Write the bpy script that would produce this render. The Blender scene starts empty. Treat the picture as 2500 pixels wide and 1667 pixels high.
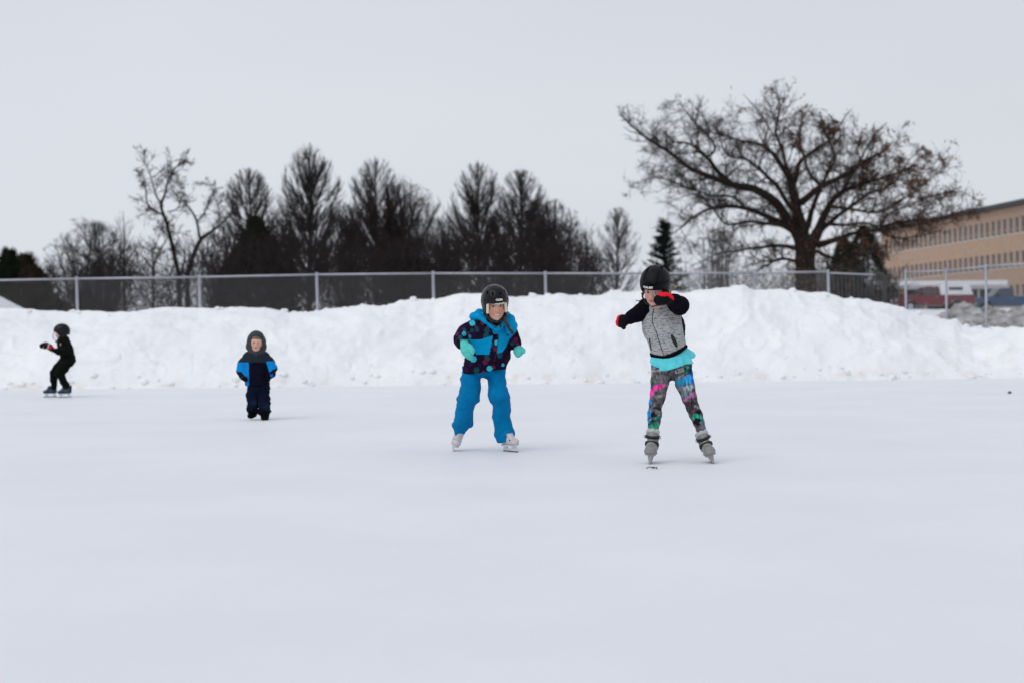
import bpy, math, random
import numpy as np
from mathutils import Matrix, Vector
from mathutils.bvhtree import BVHTree

# ------------------------------------------------------------------ camera, sky, sun, exposure
SC = bpy.context.scene
COL = SC.collection
F_PX, CAM_H = 3472.0, 0.81
ROLL = math.radians(0.46)
cam_d = bpy.data.cameras.new('camera'); cam = bpy.data.objects.new('camera', cam_d); COL.objects.link(cam)
SC.camera = cam
cam_d.sensor_width = 36.0; cam_d.lens = 50.0; cam_d.clip_start = 0.1; cam_d.clip_end = 3000
CAM_R = Matrix.Rotation(math.radians(90), 3, 'X') @ Matrix.Rotation(-ROLL, 3, 'Z') @ Matrix.Rotation(math.radians(0.03), 3, 'X')
cam.matrix_world = Matrix.Translation((0, 0, CAM_H)) @ CAM_R.to_4x4()
cam_d.dof.use_dof = True; cam_d.dof.focus_distance = 10.0; cam_d.dof.aperture_fstop = 2.0
_R = np.array(CAM_R)

def P(px, py, d):
    """world point seen at photo pixel (px,py) of the 2500x1667 picture, d metres down the rink"""
    v = _R @ np.array([(px - 1250) / F_PX, -(py - 833.5) / F_PX, -1.0])
    v = v / v[1] * d
    return np.array([v[0], v[1], v[2] + CAM_H])

def PIX(v):
    w = (np.asarray(v) - np.array([0, 0, CAM_H])) @ _R
    return 1250 + w[:, 0] / -w[:, 2] * F_PX, 833.5 - w[:, 1] / -w[:, 2] * F_PX

world = bpy.data.worlds.new('World'); SC.world = world; world.use_nodes = True
wn = world.node_tree.nodes; wl = world.node_tree.links; wn.clear()
SUN_EL, SUN_AZ = math.radians(48), math.radians(215)
sky = wn.new('ShaderNodeTexSky'); sky.sky_type = 'NISHITA'; sky.sun_disc = False
sky.sun_elevation = SUN_EL; sky.sun_rotation = SUN_AZ; sky.air_density = 1.5; sky.dust_density = 4
wtc = wn.new('ShaderNodeTexCoord'); wmap = wn.new('ShaderNodeMapping'); wmap.inputs['Scale'].default_value = (0.9, 0.9, 3.2)
wno = wn.new('ShaderNodeTexNoise'); wno.inputs['Scale'].default_value = 1.5; wno.inputs['Detail'].default_value = 4; wno.inputs['Roughness'].default_value = .42
wramp = wn.new('ShaderNodeValToRGB')
wramp.color_ramp.elements[0].position = .25; wramp.color_ramp.elements[0].color = (.625, .662, .74, 1)
wramp.color_ramp.elements[1].position = .75; wramp.color_ramp.elements[1].color = (.735, .765, .825, 1)
wsc = wn.new('ShaderNodeVectorMath'); wsc.operation = 'SCALE'; wsc.inputs['Scale'].default_value = 10.2
wsep = wn.new('ShaderNodeSeparateXYZ'); wmr = wn.new('ShaderNodeMapRange'); wmr.inputs['From Min'].default_value = -1; wmr.inputs['From Max'].default_value = 1
wmr.inputs['To Min'].default_value = 11.2; wmr.inputs['To Max'].default_value = 9.0
wl.new(wtc.outputs['Generated'], wsep.inputs[0]); wl.new(wsep.outputs[0], wmr.inputs['Value']); wl.new(wmr.outputs[0], wsc.inputs['Scale'])
wmix = wn.new('ShaderNodeMix'); wmix.data_type = 'RGBA'; wmix.inputs[0].default_value = .93
bg = wn.new('ShaderNodeBackground'); bg.inputs['Strength'].default_value = 0.1
wo = wn.new('ShaderNodeOutputWorld')
wl.new(wtc.outputs['Generated'], wmap.inputs['Vector']); wl.new(wmap.outputs[0], wno.inputs['Vector'])
wl.new(wno.outputs['Fac'], wramp.inputs['Fac']); wl.new(wramp.outputs['Color'], wsc.inputs[0])
wl.new(sky.outputs['Color'], wmix.inputs[6]); wl.new(wsc.outputs[0], wmix.inputs[7])
wl.new(wmix.outputs[2], bg.inputs['Color']); wl.new(bg.outputs[0], wo.inputs['Surface'])

sun_d = bpy.data.lights.new('sun', 'SUN'); sun_d.energy = 0.9; sun_d.angle = math.radians(50); sun_d.color = (1, .965, .92)
sun = bpy.data.objects.new('sun', sun_d); COL.objects.link(sun)
_sd = Vector((math.sin(SUN_AZ) * math.cos(SUN_EL), math.cos(SUN_AZ) * math.cos(SUN_EL), math.sin(SUN_EL)))
sun.rotation_euler = _sd.to_track_quat('Z', 'Y').to_euler()
SC.view_settings.view_transform = 'Standard'; SC.view_settings.look = 'None'
SC.view_settings.exposure = 0.0; SC.view_settings.gamma = 1.0; SC.view_settings.use_curve_mapping = False

rng = np.random.default_rng(7)
random.seed(7)

# ------------------------------------------------------------------ helpers
_tab = np.random.default_rng(3).random((32, 32, 32)).astype(np.float32)
def noise3(p, f=1.0, seed=0):
    p = np.asarray(p, dtype=np.float64) * np.asarray(f) + seed * 7.31
    i = np.floor(p).astype(np.int64); t = p - i; t = t * t * (3 - 2 * t)
    i &= 31; j = (i + 1) & 31
    x0, y0, z0 = i[:, 0], i[:, 1], i[:, 2]; x1, y1, z1 = j[:, 0], j[:, 1], j[:, 2]
    a, b, c = t[:, 0], t[:, 1], t[:, 2]
    T = _tab
    v = ((T[x0, y0, z0] * (1 - a) + T[x1, y0, z0] * a) * (1 - b) + (T[x0, y1, z0] * (1 - a) + T[x1, y1, z0] * a) * b) * (1 - c) + \
        ((T[x0, y0, z1] * (1 - a) + T[x1, y0, z1] * a) * (1 - b) + (T[x0, y1, z1] * (1 - a) + T[x1, y1, z1] * a) * b) * c
    return v * 2 - 1
def fbm(p, f=1.0, o=4, seed=0, gain=.5):
    s = 0; a = 1
    for k in range(o):
        s = s + a * noise3(p, np.asarray(f) * 2.03 ** k, seed + k); a *= gain
    return s

def inpoly(x, y, poly):
    c = np.zeros(len(x), bool); n = len(poly)
    for i in range(n):
        x1, y1 = poly[i]; x2, y2 = poly[(i + 1) % n]
        m = ((y1 > y) != (y2 > y)); xx = (x2 - x1) * (y - y1) / (y2 - y1 + 1e-9) + x1
        c ^= m & (x < xx)
    return c

def sstep(x, a, b):
    t = np.clip((x - a) / (b - a), 0, 1); return t * t * (3 - 2 * t)

def setp(o, label=None, cat=None, group=None, kind=None):
    if label: o['label'] = label
    if cat: o['category'] = cat
    if group: o['group'] = group
    if kind: o['kind'] = kind
    return o

def mesh_obj(name, V, Fs, mat, parent=None, smooth=True, origin=None, cols=None, mats=None, fmat=None):
    V = np.asarray(V, dtype=np.float64).reshape(-1, 3)
    if parent is not None and origin is None: origin = parent.get('_o', (0, 0, 0))
    if origin is not None: V = V - np.asarray(origin)
    me = bpy.data.meshes.new(name)
    if isinstance(Fs, np.ndarray):
        n = Fs.shape[1]; m = len(Fs)
        me.vertices.add(len(V)); me.vertices.foreach_set('co', V.ravel().astype(np.float32))
        me.loops.add(m * n); me.loops.foreach_set('vertex_index', Fs.ravel().astype(np.int32))
        me.polygons.add(m); me.polygons.foreach_set('loop_start', (np.arange(m) * n).astype(np.int32))
        me.update(calc_edges=True)
    else:
        me.from_pydata(V.tolist(), [], [list(f) for f in Fs]); me.update()
    me.polygons.foreach_set('use_smooth', np.full(len(me.polygons), bool(smooth)))
    for m_ in (mats or [mat]): me.materials.append(m_)
    if fmat is not None: me.polygons.foreach_set('material_index', np.asarray(fmat, dtype=np.int32))
    if cols is not None:
        at = me.color_attributes.new('Col', 'FLOAT_COLOR', 'POINT')
        c4 = np.ones((len(V), 4), np.float32); c4[:, :3] = cols
        at.data.foreach_set('color', c4.ravel())
    me.update()
    o = bpy.data.objects.new(name, me); COL.objects.link(o)
    if parent is not None: o.parent = parent
    elif origin is not None: o.location = origin
    return o

def empty(name, loc, label, cat, group=None):
    o = bpy.data.objects.new(name, None); COL.objects.link(o); o.location = [float(c) for c in loc]
    o.empty_display_size = .2
    o['_o'] = [float(c) for c in loc]
    return setp(o, label, cat, group)

def mat(name, col, rough=.7, var=.0, vscale=20, bump=0, bscale=200, metal=0, spec=.5, attr=False, col2=None, sheen=0, coat=0, bdetail=3, stretch=None, alpha=None):
    m = bpy.data.materials.new(name); m.use_nodes = True
    nt = m.node_tree; b = nt.nodes['Principled BSDF']; L = nt.links
    b.inputs['Roughness'].default_value = rough; b.inputs['Metallic'].default_value = metal
    b.inputs['Specular IOR Level'].default_value = spec
    if sheen: b.inputs['Sheen Weight'].default_value = sheen
    if coat: b.inputs['Coat Weight'].default_value = coat; b.inputs['Coat Roughness'].default_value = .15
    b.inputs['Base Color'].default_value = (*col, 1)
    tc = nt.nodes.new('ShaderNodeTexCoord'); src = tc.outputs['Object']
    if stretch:
        mp = nt.nodes.new('ShaderNodeMapping'); mp.inputs['Scale'].default_value = stretch
        L.new(src, mp.inputs['Vector']); src = mp.outputs[0]
    base = None
    if attr:
        a = nt.nodes.new('ShaderNodeAttribute'); a.attribute_name = 'Col'; base = a.outputs['Color']
    if var or col2:
        n = nt.nodes.new('ShaderNodeTexNoise'); n.inputs['Scale'].default_value = vscale; n.inputs['Detail'].default_value = 5
        L.new(src, n.inputs['Vector'])
        if col2:
            r = nt.nodes.new('ShaderNodeValToRGB'); r.color_ramp.elements[0].color = (*col, 1); r.color_ramp.elements[1].color = (*col2, 1)
            r.color_ramp.elements[0].position = .35; r.color_ramp.elements[1].position = .65
            L.new(n.outputs['Fac'], r.inputs['Fac']); base = r.outputs['Color']
        if var:
            mr = nt.nodes.new('ShaderNodeMapRange'); mr.inputs['From Min'].default_value = .3; mr.inputs['From Max'].default_value = .7
            mr.inputs['To Min'].default_value = 1 - var; mr.inputs['To Max'].default_value = 1 + var
            L.new(n.outputs['Fac'], mr.inputs['Value'])
            vm = nt.nodes.new('ShaderNodeVectorMath'); vm.operation = 'SCALE'; L.new(mr.outputs[0], vm.inputs['Scale'])
            if base is not None: L.new(base, vm.inputs[0])
            else: vm.inputs[0].default_value = col
            base = vm.outputs[0]
    if base is not None: L.new(base, b.inputs['Base Color'])
    if bump:
        n2 = nt.nodes.new('ShaderNodeTexNoise'); n2.inputs['Scale'].default_value = bscale; n2.inputs['Detail'].default_value = bdetail
        L.new(src, n2.inputs['Vector'])
        bp = nt.nodes.new('ShaderNodeBump'); bp.inputs['Strength'].default_value = 1.0; bp.inputs['Distance'].default_value = bump
        L.new(n2.outputs['Fac'], bp.inputs['Height']); L.new(bp.outputs[0], b.inputs['Normal'])
    return m

def boxes(bl):
    """list of (x0,x1,y0,y1,z0,z1) -> V,F quads"""
    V = []; Fq = []
    for (x0, x1, y0, y1, z0, z1) in bl:
        n = len(V)
        V += [(x0, y0, z0), (x1, y0, z0), (x1, y1, z0), (x0, y1, z0), (x0, y0, z1), (x1, y0, z1), (x1, y1, z1), (x0, y1, z1)]
        Fq += [(n, n + 3, n + 2, n + 1), (n + 4, n + 5, n + 6, n + 7), (n, n + 1, n + 5, n + 4), (n + 1, n + 2, n + 6, n + 5), (n + 2, n + 3, n + 7, n + 6), (n + 3, n, n + 4, n + 7)]
    return np.array(V, float), np.array(Fq)

def tube(pts, rad, sides=8, caps=True):
    pts = np.asarray(pts, float); n = len(pts); rad = np.broadcast_to(np.asarray(rad, float), (n,))
    T = np.gradient(pts, axis=0); T /= np.linalg.norm(T, axis=1)[:, None] + 1e-12
    up = np.array([0, 0, 1.]) if abs(T[0][2]) < .9 else np.array([0, 1., 0])
    A = np.cross(T[0], up); A /= np.linalg.norm(A)
    ang = np.arange(sides) / sides * 2 * np.pi
    V = np.zeros((n, sides, 3))
    for i in range(n):
        A = A - T[i] * A.dot(T[i]); A /= np.linalg.norm(A); B = np.cross(T[i], A)
        V[i] = pts[i] + rad[i] * (np.cos(ang)[:, None] * A + np.sin(ang)[:, None] * B)
    Fq = []
    for i in range(n - 1):
        for k in range(sides):
            k2 = (k + 1) % sides
            Fq.append((i * sides + k, i * sides + k2, (i + 1) * sides + k2, (i + 1) * sides + k))
    V = V.reshape(-1, 3)
    if caps:
        Fq.append(tuple(range(sides - 1, -1, -1))); Fq.append(tuple((n - 1) * sides + k for k in range(sides)))
    return V, Fq

def join(parts):
    V = []; Fs = []; n = 0
    for v, f in parts:
        V.append(np.asarray(v)); Fs += [tuple(int(a) + n for a in q) for q in f]; n += len(v)
    return np.vstack(V), Fs

def catmull(pts, m=4):
    pts = np.asarray(pts, float)
    if len(pts) < 3: return pts
    Q = np.vstack([2 * pts[0] - pts[1], pts, 2 * pts[-1] - pts[-2]]); out = []
    for i in range(1, len(Q) - 2):
        for t in np.arange(m) / m:
            out.append(.5 * (2 * Q[i] + (Q[i + 1] - Q[i - 1]) * t + (2 * Q[i - 1] - 5 * Q[i] + 4 * Q[i + 1] - Q[i + 2]) * t * t + (-Q[i - 1] + 3 * Q[i] - 3 * Q[i + 1] + Q[i + 2]) * t ** 3))
    out.append(pts[-1]); return np.array(out)

# ------------------------------------------------------------------ implicit surfaces for figures
def surface_nets(Fd, lo, h):
    S = Fd < 0
    nx, ny, nz = Fd.shape
    cs = [(a, b, c) for a in (0, 1) for b in (0, 1) for c in (0, 1)]
    cnt = sum(S[a:nx - 1 + a, b:ny - 1 + b, c:nz - 1 + c].astype(np.int8) for a, b, c in cs)
    cells = np.argwhere((cnt > 0) & (cnt < 8))
    idx = -np.ones((nx - 1, ny - 1, nz - 1), np.int64); idx[tuple(cells.T)] = np.arange(len(cells))
    acc = np.zeros((len(cells), 3)); num = np.zeros(len(cells))
    for a in cs:
        for ax in range(3):
            if a[ax]: continue
            b = list(a); b[ax] = 1
            fa = Fd[cells[:, 0] + a[0], cells[:, 1] + a[1], cells[:, 2] + a[2]]
            fb = Fd[cells[:, 0] + b[0], cells[:, 1] + b[1], cells[:, 2] + b[2]]
            m = (fa < 0) != (fb < 0)
            t = np.where(m, fa / np.where(m, fa - fb, 1), 0)
            q = np.tile(np.array(a, float), (len(cells), 1)); q[:, ax] += t
            acc[m] += q[m]; num[m] += 1
    V = (cells + acc / num[:, None]) * h + lo
    Q = []
    for ax in range(3):
        o1, o2 = [(1, 2), (2, 0), (0, 1)][ax]
        sl0 = [slice(None)] * 3; sl1 = [slice(None)] * 3
        sl0[ax] = slice(0, -1); sl1[ax] = slice(1, None)
        a = S[tuple(sl0)]; b = S[tuple(sl1)]
        for flip, mk in ((False, a & ~b), (True, ~a & b)):
            e = np.argwhere(mk)
            e = e[(e[:, o1] > 0) & (e[:, o2] > 0) & (e[:, o1] < Fd.shape[o1] - 1) & (e[:, o2] < Fd.shape[o2] - 1)]
            if not len(e): continue
            d1 = np.zeros(3, int); d1[o1] = 1; d2 = np.zeros(3, int); d2[o2] = 1
            g = lambda c: idx[c[:, 0], c[:, 1], c[:, 2]]
            q = np.stack([g(e - d1 - d2), g(e - d2), g(e), g(e - d1)], 1)
            if flip: q = q[:, ::-1]
            Q.append(q)
    return V, np.vstack(Q)

class Sdf:
    def __init__(s, h): s.h = h; s.ops = []; s.k = .02
    def _n(s, v): return np.asarray(v, float)
    def cap(s, a, b, ra, rb, k=None, sub=False):
        a = s._n(a); b = s._n(b); ab = b - a; L2 = ab.dot(ab) + 1e-12; r = max(ra, rb)
        def f(p):
            t = np.clip(((p - a) @ ab) / L2, 0, 1)
            return np.linalg.norm(p - a - t[:, None] * ab, axis=1) - (ra + (rb - ra) * t)
        s.ops.append((f, np.minimum(a, b) - r, np.maximum(a, b) + r, s.k if k is None else k, sub)); return s
    def chain(s, pts, rads, k=None, sub=False):
        for i in range(len(pts) - 1): s.cap(pts[i], pts[i + 1], rads[i], rads[i + 1], k, sub)
        return s
    def ecap(s, a, b, ra, rb, side=(1, 0, 0), k=None, sub=False):
        a = s._n(a); b = s._n(b); ab = b - a; L2 = ab.dot(ab) + 1e-12; ax = ab / math.sqrt(L2)
        sd = s._n(side); sd = sd - ax * sd.dot(ax); sd /= np.linalg.norm(sd); td = np.cross(ax, sd)
        ra = s._n(ra); rb = s._n(rb); r = max(ra.max(), rb.max())
        def f(p):
            t = np.clip(((p - a) @ ab) / L2, 0, 1); w = p - a - t[:, None] * ab
            R = ra[None] * (1 - t[:, None]) + rb[None] * t[:, None]; mn = R.min(axis=1)
            q = np.sqrt(((w @ sd) / R[:, 0]) ** 2 + ((w @ td) / R[:, 1]) ** 2 + ((w @ ax) / mn) ** 2)
            return (q - 1) * mn
        s.ops.append((f, np.minimum(a, b) - r, np.maximum(a, b) + r, s.k if k is None else k, sub)); return s
    def ell(s, c, rad, R=None, k=None, sub=False):
        c = s._n(c); rad = s._n(rad); R = np.eye(3) if R is None else np.asarray(R); r = rad.max(); mn = rad.min()
        def f(p):
            q = ((p - c) @ R) / rad; l = np.linalg.norm(q, axis=1); g = np.linalg.norm(q / rad, axis=1) + 1e-9
            return l * (l - 1) / g
        s.ops.append((f, c - r, c + r, s.k if k is None else k, sub)); return s
    def box(s, c, hs, R=None, rnd=.01, k=None, sub=False):
        c = s._n(c); hs = s._n(hs); R = np.eye(3) if R is None else np.asarray(R); r = np.linalg.norm(hs)
        def f(p):
            q = np.abs((p - c) @ R) - (hs - rnd)
            return np.linalg.norm(np.maximum(q, 0), axis=1) + np.minimum(q.max(axis=1), 0) - rnd
        s.ops.append((f, c - r, c + r, s.k if k is None else k, sub)); return s
    def cut(s, pt, n, k=.004):
        pt = s._n(pt); n = s._n(n); n = n / np.linalg.norm(n)
        s.ops.append((lambda p: -((p - pt) @ n), None, None, k, True)); return s   # removes the side n points to
    def shell(s, t):
        s.ops.append(('shell', t)); return s
    def mesh(s, disp=()):
        h = s.h
        lo = np.min([o[1] for o in s.ops if len(o) == 5 and o[1] is not None and not o[4]], axis=0) - .03 - 2 * h
        hi = np.max([o[2] for o in s.ops if len(o) == 5 and o[2] is not None and not o[4]], axis=0) + .03 + 2 * h
        n = np.ceil((hi - lo) / h).astype(int) + 1
        Fd = np.full(n, 1.0, np.float64)
        for o in s.ops:
            if o[0] == 'shell':
                Fd = np.maximum(Fd, -(Fd + o[1])); continue
            f, a, b, k, sub = o
            if a is None: i0 = np.zeros(3, int); i1 = n.copy()
            else:
                pad = k + 3 * h + (.02 if not sub else 0)
                i0 = np.clip(np.floor((a - pad - lo) / h).astype(int), 0, n); i1 = np.clip(np.ceil((b + pad - lo) / h).astype(int) + 1, 0, n)
            if (i1 <= i0).any(): continue
            g = np.stack(np.meshgrid(*[lo[q] + np.arange(i0[q], i1[q]) * h for q in range(3)], indexing='ij'), -1).reshape(-1, 3)
            v = f(g).reshape(i1 - i0)
            sl = tuple(slice(i0[q], i1[q]) for q in range(3)); c = Fd[sl]
            if sub:
                v = -v; kk = max(k, 1e-6); m = np.clip(kk - np.abs(c - v), 0, None) / kk
                Fd[sl] = np.maximum(c, v) + m * m * kk * .25
            else:
                kk = max(k, 1e-6); m = np.clip(kk - np.abs(c - v), 0, None) / kk
                Fd[sl] = np.minimum(c, v) - m * m * kk * .25
        V, Q = surface_nets(Fd, lo, h)
        N = vnormals(V, Q)
        for dsp in disp:
            if dsp[0] == 'r':       # cloth creases: sharp valleys between soft swells
                _, amp, fr, sd = dsp; W_ = V + .05 * np.stack([noise3(V, 9, sd + 1), noise3(V, 9, sd + 2), noise3(V, 9, sd + 3)], 1)
                V = V + N * (amp * (np.sqrt(np.abs(noise3(W_, fr, sd))) - .55))[:, None]
            else:
                amp, fr, sd = dsp; V = V + N * (amp * fbm(V, fr, 3, sd))[:, None]
        return V, Q, vnormals(V, Q)

def vnormals(V, Q):
    a = V[Q[:, 2]] - V[Q[:, 0]]; b = V[Q[:, 3]] - V[Q[:, 1]]; fn = np.cross(a, b)
    N = np.zeros_like(V)
    for k in range(4): np.add.at(N, Q[:, k], fn)
    return N / (np.linalg.norm(N, axis=1)[:, None] + 1e-12)

def srgb(r, g, b):
    c = np.array([r, g, b]) / 255.0
    return tuple(np.where(c <= .04045, c / 12.92, ((c + .055) / 1.055) ** 2.4))

# ------------------------------------------------------------------ materials
M = {}
M['bark'] = mat('bark', (.020, .016, .015), .95, .35, 3, spec=.1)
M['oak_bark'] = mat('oak_bark', (.026, .019, .016), .95, .4, 4, bump=.02, bscale=12, spec=.15, stretch=(3, 3, .7), bdetail=8)
M['twig'] = mat('twig', (.024, .019, .019), .95, .3, 2, spec=.08)
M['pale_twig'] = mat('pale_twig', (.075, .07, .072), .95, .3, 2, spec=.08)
M['oak_leaf'] = mat('oak_leaf', (.08, .038, .02), .9, spec=.15, col2=(.19, .09, .05), vscale=1.5)
M['needles'] = mat('needles', (.008, .013, .008), .95, spec=.1, col2=(.02, .028, .014), vscale=3)
M['brown_needles'] = mat('brown_needles', (.024, .020, .012), .95, spec=.1, col2=(.05, .034, .02), vscale=2)
M['galv'] = mat('galvanised_steel', (.40, .41, .47), .5, .12, 8, metal=.35)
M['wire'] = mat('fence_wire', (.17, .17, .175), .6, metal=.3)

def snow_mat(name, ca, cb, dirt=None, bump=.03, dirtlo=.62, spec=.25, scale=1.2, rough=.8, fine=14):
    m = bpy.data.materials.new(name); m.use_nodes = True; nt = m.node_tree; L = nt.links; b = nt.nodes['Principled BSDF']
    b.inputs['Roughness'].default_value = rough; b.inputs['Specular IOR Level'].default_value = spec
    tc = nt.nodes.new('ShaderNodeTexCoord')
    n = nt.nodes.new('ShaderNodeTexNoise'); n.inputs['Scale'].default_value = scale; n.inputs['Detail'].default_value = 6
    L.new(tc.outputs['Object'], n.inputs['Vector'])
    r = nt.nodes.new('ShaderNodeValToRGB'); r.color_ramp.elements[0].position = .32; r.color_ramp.elements[1].position = .68
    r.color_ramp.elements[0].color = (*ca, 1); r.color_ramp.elements[1].color = (*cb, 1); L.new(n.outputs['Fac'], r.inputs['Fac'])
    out = r.outputs['Color']
    if dirt:
        at = nt.nodes.new('ShaderNodeAttribute'); at.attribute_name = 'Col'
        n3 = nt.nodes.new('ShaderNodeTexNoise'); n3.inputs['Scale'].default_value = 2.3; n3.inputs['Detail'].default_value = 9; n3.inputs['Roughness'].default_value = .65
        L.new(tc.outputs['Object'], n3.inputs['Vector'])
        mr = nt.nodes.new('ShaderNodeMapRange'); mr.inputs['From Min'].default_value = dirtlo - .12; mr.inputs['From Max'].default_value = dirtlo + .12
        L.new(n3.outputs['Fac'], mr.inputs['Value'])
        mu = nt.nodes.new('ShaderNodeMath'); mu.operation = 'MULTIPLY'; L.new(mr.outputs[0], mu.inputs[0]); L.new(at.outputs['Fac'], mu.inputs[1])
        mx = nt.nodes.new('ShaderNodeMix'); mx.data_type = 'RGBA'; mx.inputs[7].default_value = (*dirt, 1)
        L.new(mu.outputs[0], mx.inputs[0]); L.new(out, mx.inputs[6]); out = mx.outputs[2]
    L.new(out, b.inputs['Base Color'])
    n2 = nt.nodes.new('ShaderNodeTexNoise'); n2.inputs['Scale'].default_value = fine; n2.inputs['Detail'].default_value = 8; n2.inputs['Roughness'].default_value = .6
    L.new(tc.outputs['Object'], n2.inputs['Vector'])
    bp = nt.nodes.new('ShaderNodeBump'); bp.inputs['Distance'].default_value = bump; bp.inputs['Strength'].default_value = 1
    L.new(n2.outputs['Fac'], bp.inputs['Height']); L.new(bp.outputs[0], b.inputs['Normal'])
    return m

M['bank'] = snow_mat('packed_snow', (.79, .807, .84), (.865, .873, .89), dirt=(.62, .56, .46), bump=.016, scale=.9, fine=9)
M['snow'] = snow_mat('field_snow', (.76, .78, .83), (.84, .85, .88), bump=.03)
M['dirty'] = snow_mat('dirty_snow', (.40, .39, .39), (.74, .74, .76), dirt=(.15, .13, .12), dirtlo=.53, bump=.12, scale=1.6, fine=6)

# ice: matt, wind-polished, faint long scratches
def ice_material():
    m = bpy.data.materials.new('rink_ice'); m.use_nodes = True; nt = m.node_tree; L = nt.links; b = nt.nodes['Principled BSDF']
    b.inputs['Specular IOR Level'].default_value = .35
    tc = nt.nodes.new('ShaderNodeTexCoord')
    n = nt.nodes.new('ShaderNodeTexNoise'); n.inputs['Scale'].default_value = .55; n.inputs['Detail'].default_value = 7; n.inputs['Roughness'].default_value = .55
    L.new(tc.outputs['Object'], n.inputs['Vector'])
    r = nt.nodes.new('ShaderNodeValToRGB'); r.color_ramp.elements[0].position = .3; r.color_ramp.elements[1].position = .72
    r.color_ramp.elements[0].color = (.735, .758, .80, 1); r.color_ramp.elements[1].color = (.795, .812, .845, 1)
    L.new(n.outputs['Fac'], r.inputs['Fac'])
    # small frosty flecks
    v = nt.nodes.new('ShaderNodeTexNoise'); v.inputs['Scale'].default_value = 6; v.inputs['Detail'].default_value = 8; v.inputs['Roughness'].default_value = .7
    L.new(tc.outputs['Object'], v.inputs['Vector'])
    mr = nt.nodes.new('ShaderNodeMapRange'); mr.inputs['From Min'].default_value = .6; mr.inputs['From Max'].default_value = .74; mr.inputs['To Max'].default_value = .3
    L.new(v.outputs['Fac'], mr.inputs['Value'])
    mx = nt.nodes.new('ShaderNodeMix'); mx.data_type = 'RGBA'; mx.inputs[7].default_value = (.87, .875, .89, 1)
    L.new(mr.outputs[0], mx.inputs[0]); L.new(r.outputs['Color'], mx.inputs[6])
    # skate scratches: thin stretched waves in two directions
    last = mx.outputs[2]
    for rot, sc in ((0.35, 3.0), (-0.6, 2.2), (1.25, 2.6)):
        mp = nt.nodes.new('ShaderNodeMapping'); mp.inputs['Rotation'].default_value = (0, 0, rot); mp.inputs['Scale'].default_value = (.25, 14 * sc, 1)
        L.new(tc.outputs['Object'], mp.inputs['Vector'])
        w = nt.nodes.new('ShaderNodeTexNoise'); w.inputs['Scale'].default_value = 1; w.inputs['Detail'].default_value = 2
        w.inputs['Distortion'].default_value = .3
        L.new(mp.outputs[0], w.inputs['Vector'])
        m2 = nt.nodes.new('ShaderNodeMapRange'); m2.inputs['From Min'].default_value = .70; m2.inputs['From Max'].default_value = .76; m2.inputs['To Max'].default_value = .45
        L.new(w.outputs['Fac'], m2.inputs['Value'])
        m3 = nt.nodes.new('ShaderNodeMix'); m3.data_type = 'RGBA'; m3.inputs[7].default_value = (.69, .715, .77, 1)
        L.new(m2.outputs[0], m3.inputs[0]); L.new(last, m3.inputs[6]); last = m3.outputs[2]
    L.new(last, b.inputs['Base Color'])
    rr = nt.nodes.new('ShaderNodeMapRange'); rr.inputs['To Min'].default_value = .5; rr.inputs['To Max'].default_value = .8
    L.new(n.outputs['Fac'], rr.inputs['Value']); L.new(rr.outputs[0], b.inputs['Roughness'])
    bp = nt.nodes.new('ShaderNodeBump'); bp.inputs['Distance'].default_value = .006; L.new(v.outputs['Fac'], bp.inputs['Height']); L.new(bp.outputs[0], b.inputs['Normal'])
    return m
M['ice'] = ice_material()

# ------------------------------------------------------------------ ground
def sm1(x, a, b):
    t = min(1, max(0, (x - a) / (b - a))); return t * t * (3 - 2 * t)
def terrain(x, y):
    z = -.08 + .45 * sstep(y, 33, 48)
    z = z + 2.4 * sstep(y, 48, 98) * sstep(x, -5, 22)
    z = z + .7 * sstep(y, 48, 90) * (1 - sstep(x, -5, 22))
    z = z + 2.35 * np.exp(-((x + 18.2) / 3.4) ** 2 - ((y - 47) / 4.0) ** 2)
    return z

def grid(xs, ys, zf):
    X, Y = np.meshgrid(xs, ys); Z = zf(X, Y); V = np.stack([X, Y, Z], -1).reshape(-1, 3)
    nx = len(xs); i = np.arange(len(ys) - 1)[:, None] * nx + np.arange(nx - 1)[None]
    Q = np.stack([i, i + 1, i + nx + 1, i + nx], -1).reshape(-1, 4); return V, Q

V, Q = grid(np.linspace(-70, 70, 36), np.linspace(-30, 33, 30), lambda x, y: x * 0)
setp(mesh_obj('ice_rink', V, Q, M['ice']), kind='structure')
xs = np.concatenate([np.linspace(-1500, -60, 12)[:-1], np.linspace(-60, 80, 180), np.linspace(80, 1500, 12)[1:]])
ys = np.concatenate([np.linspace(30, 130, 130), np.linspace(140, 2200, 14)])
def tz(x, y):
    p = np.stack([x.ravel(), y.ravel(), x.ravel() * 0], -1)
    return terrain(x, y) + .12 * fbm(p, .35, 4, 5).reshape(x.shape) * sstep(y, 30, 40)
V, Q = grid(xs, ys, tz)
setp(mesh_obj('snowy_ground', V, Q, M['snow']), kind='structure')

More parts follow.
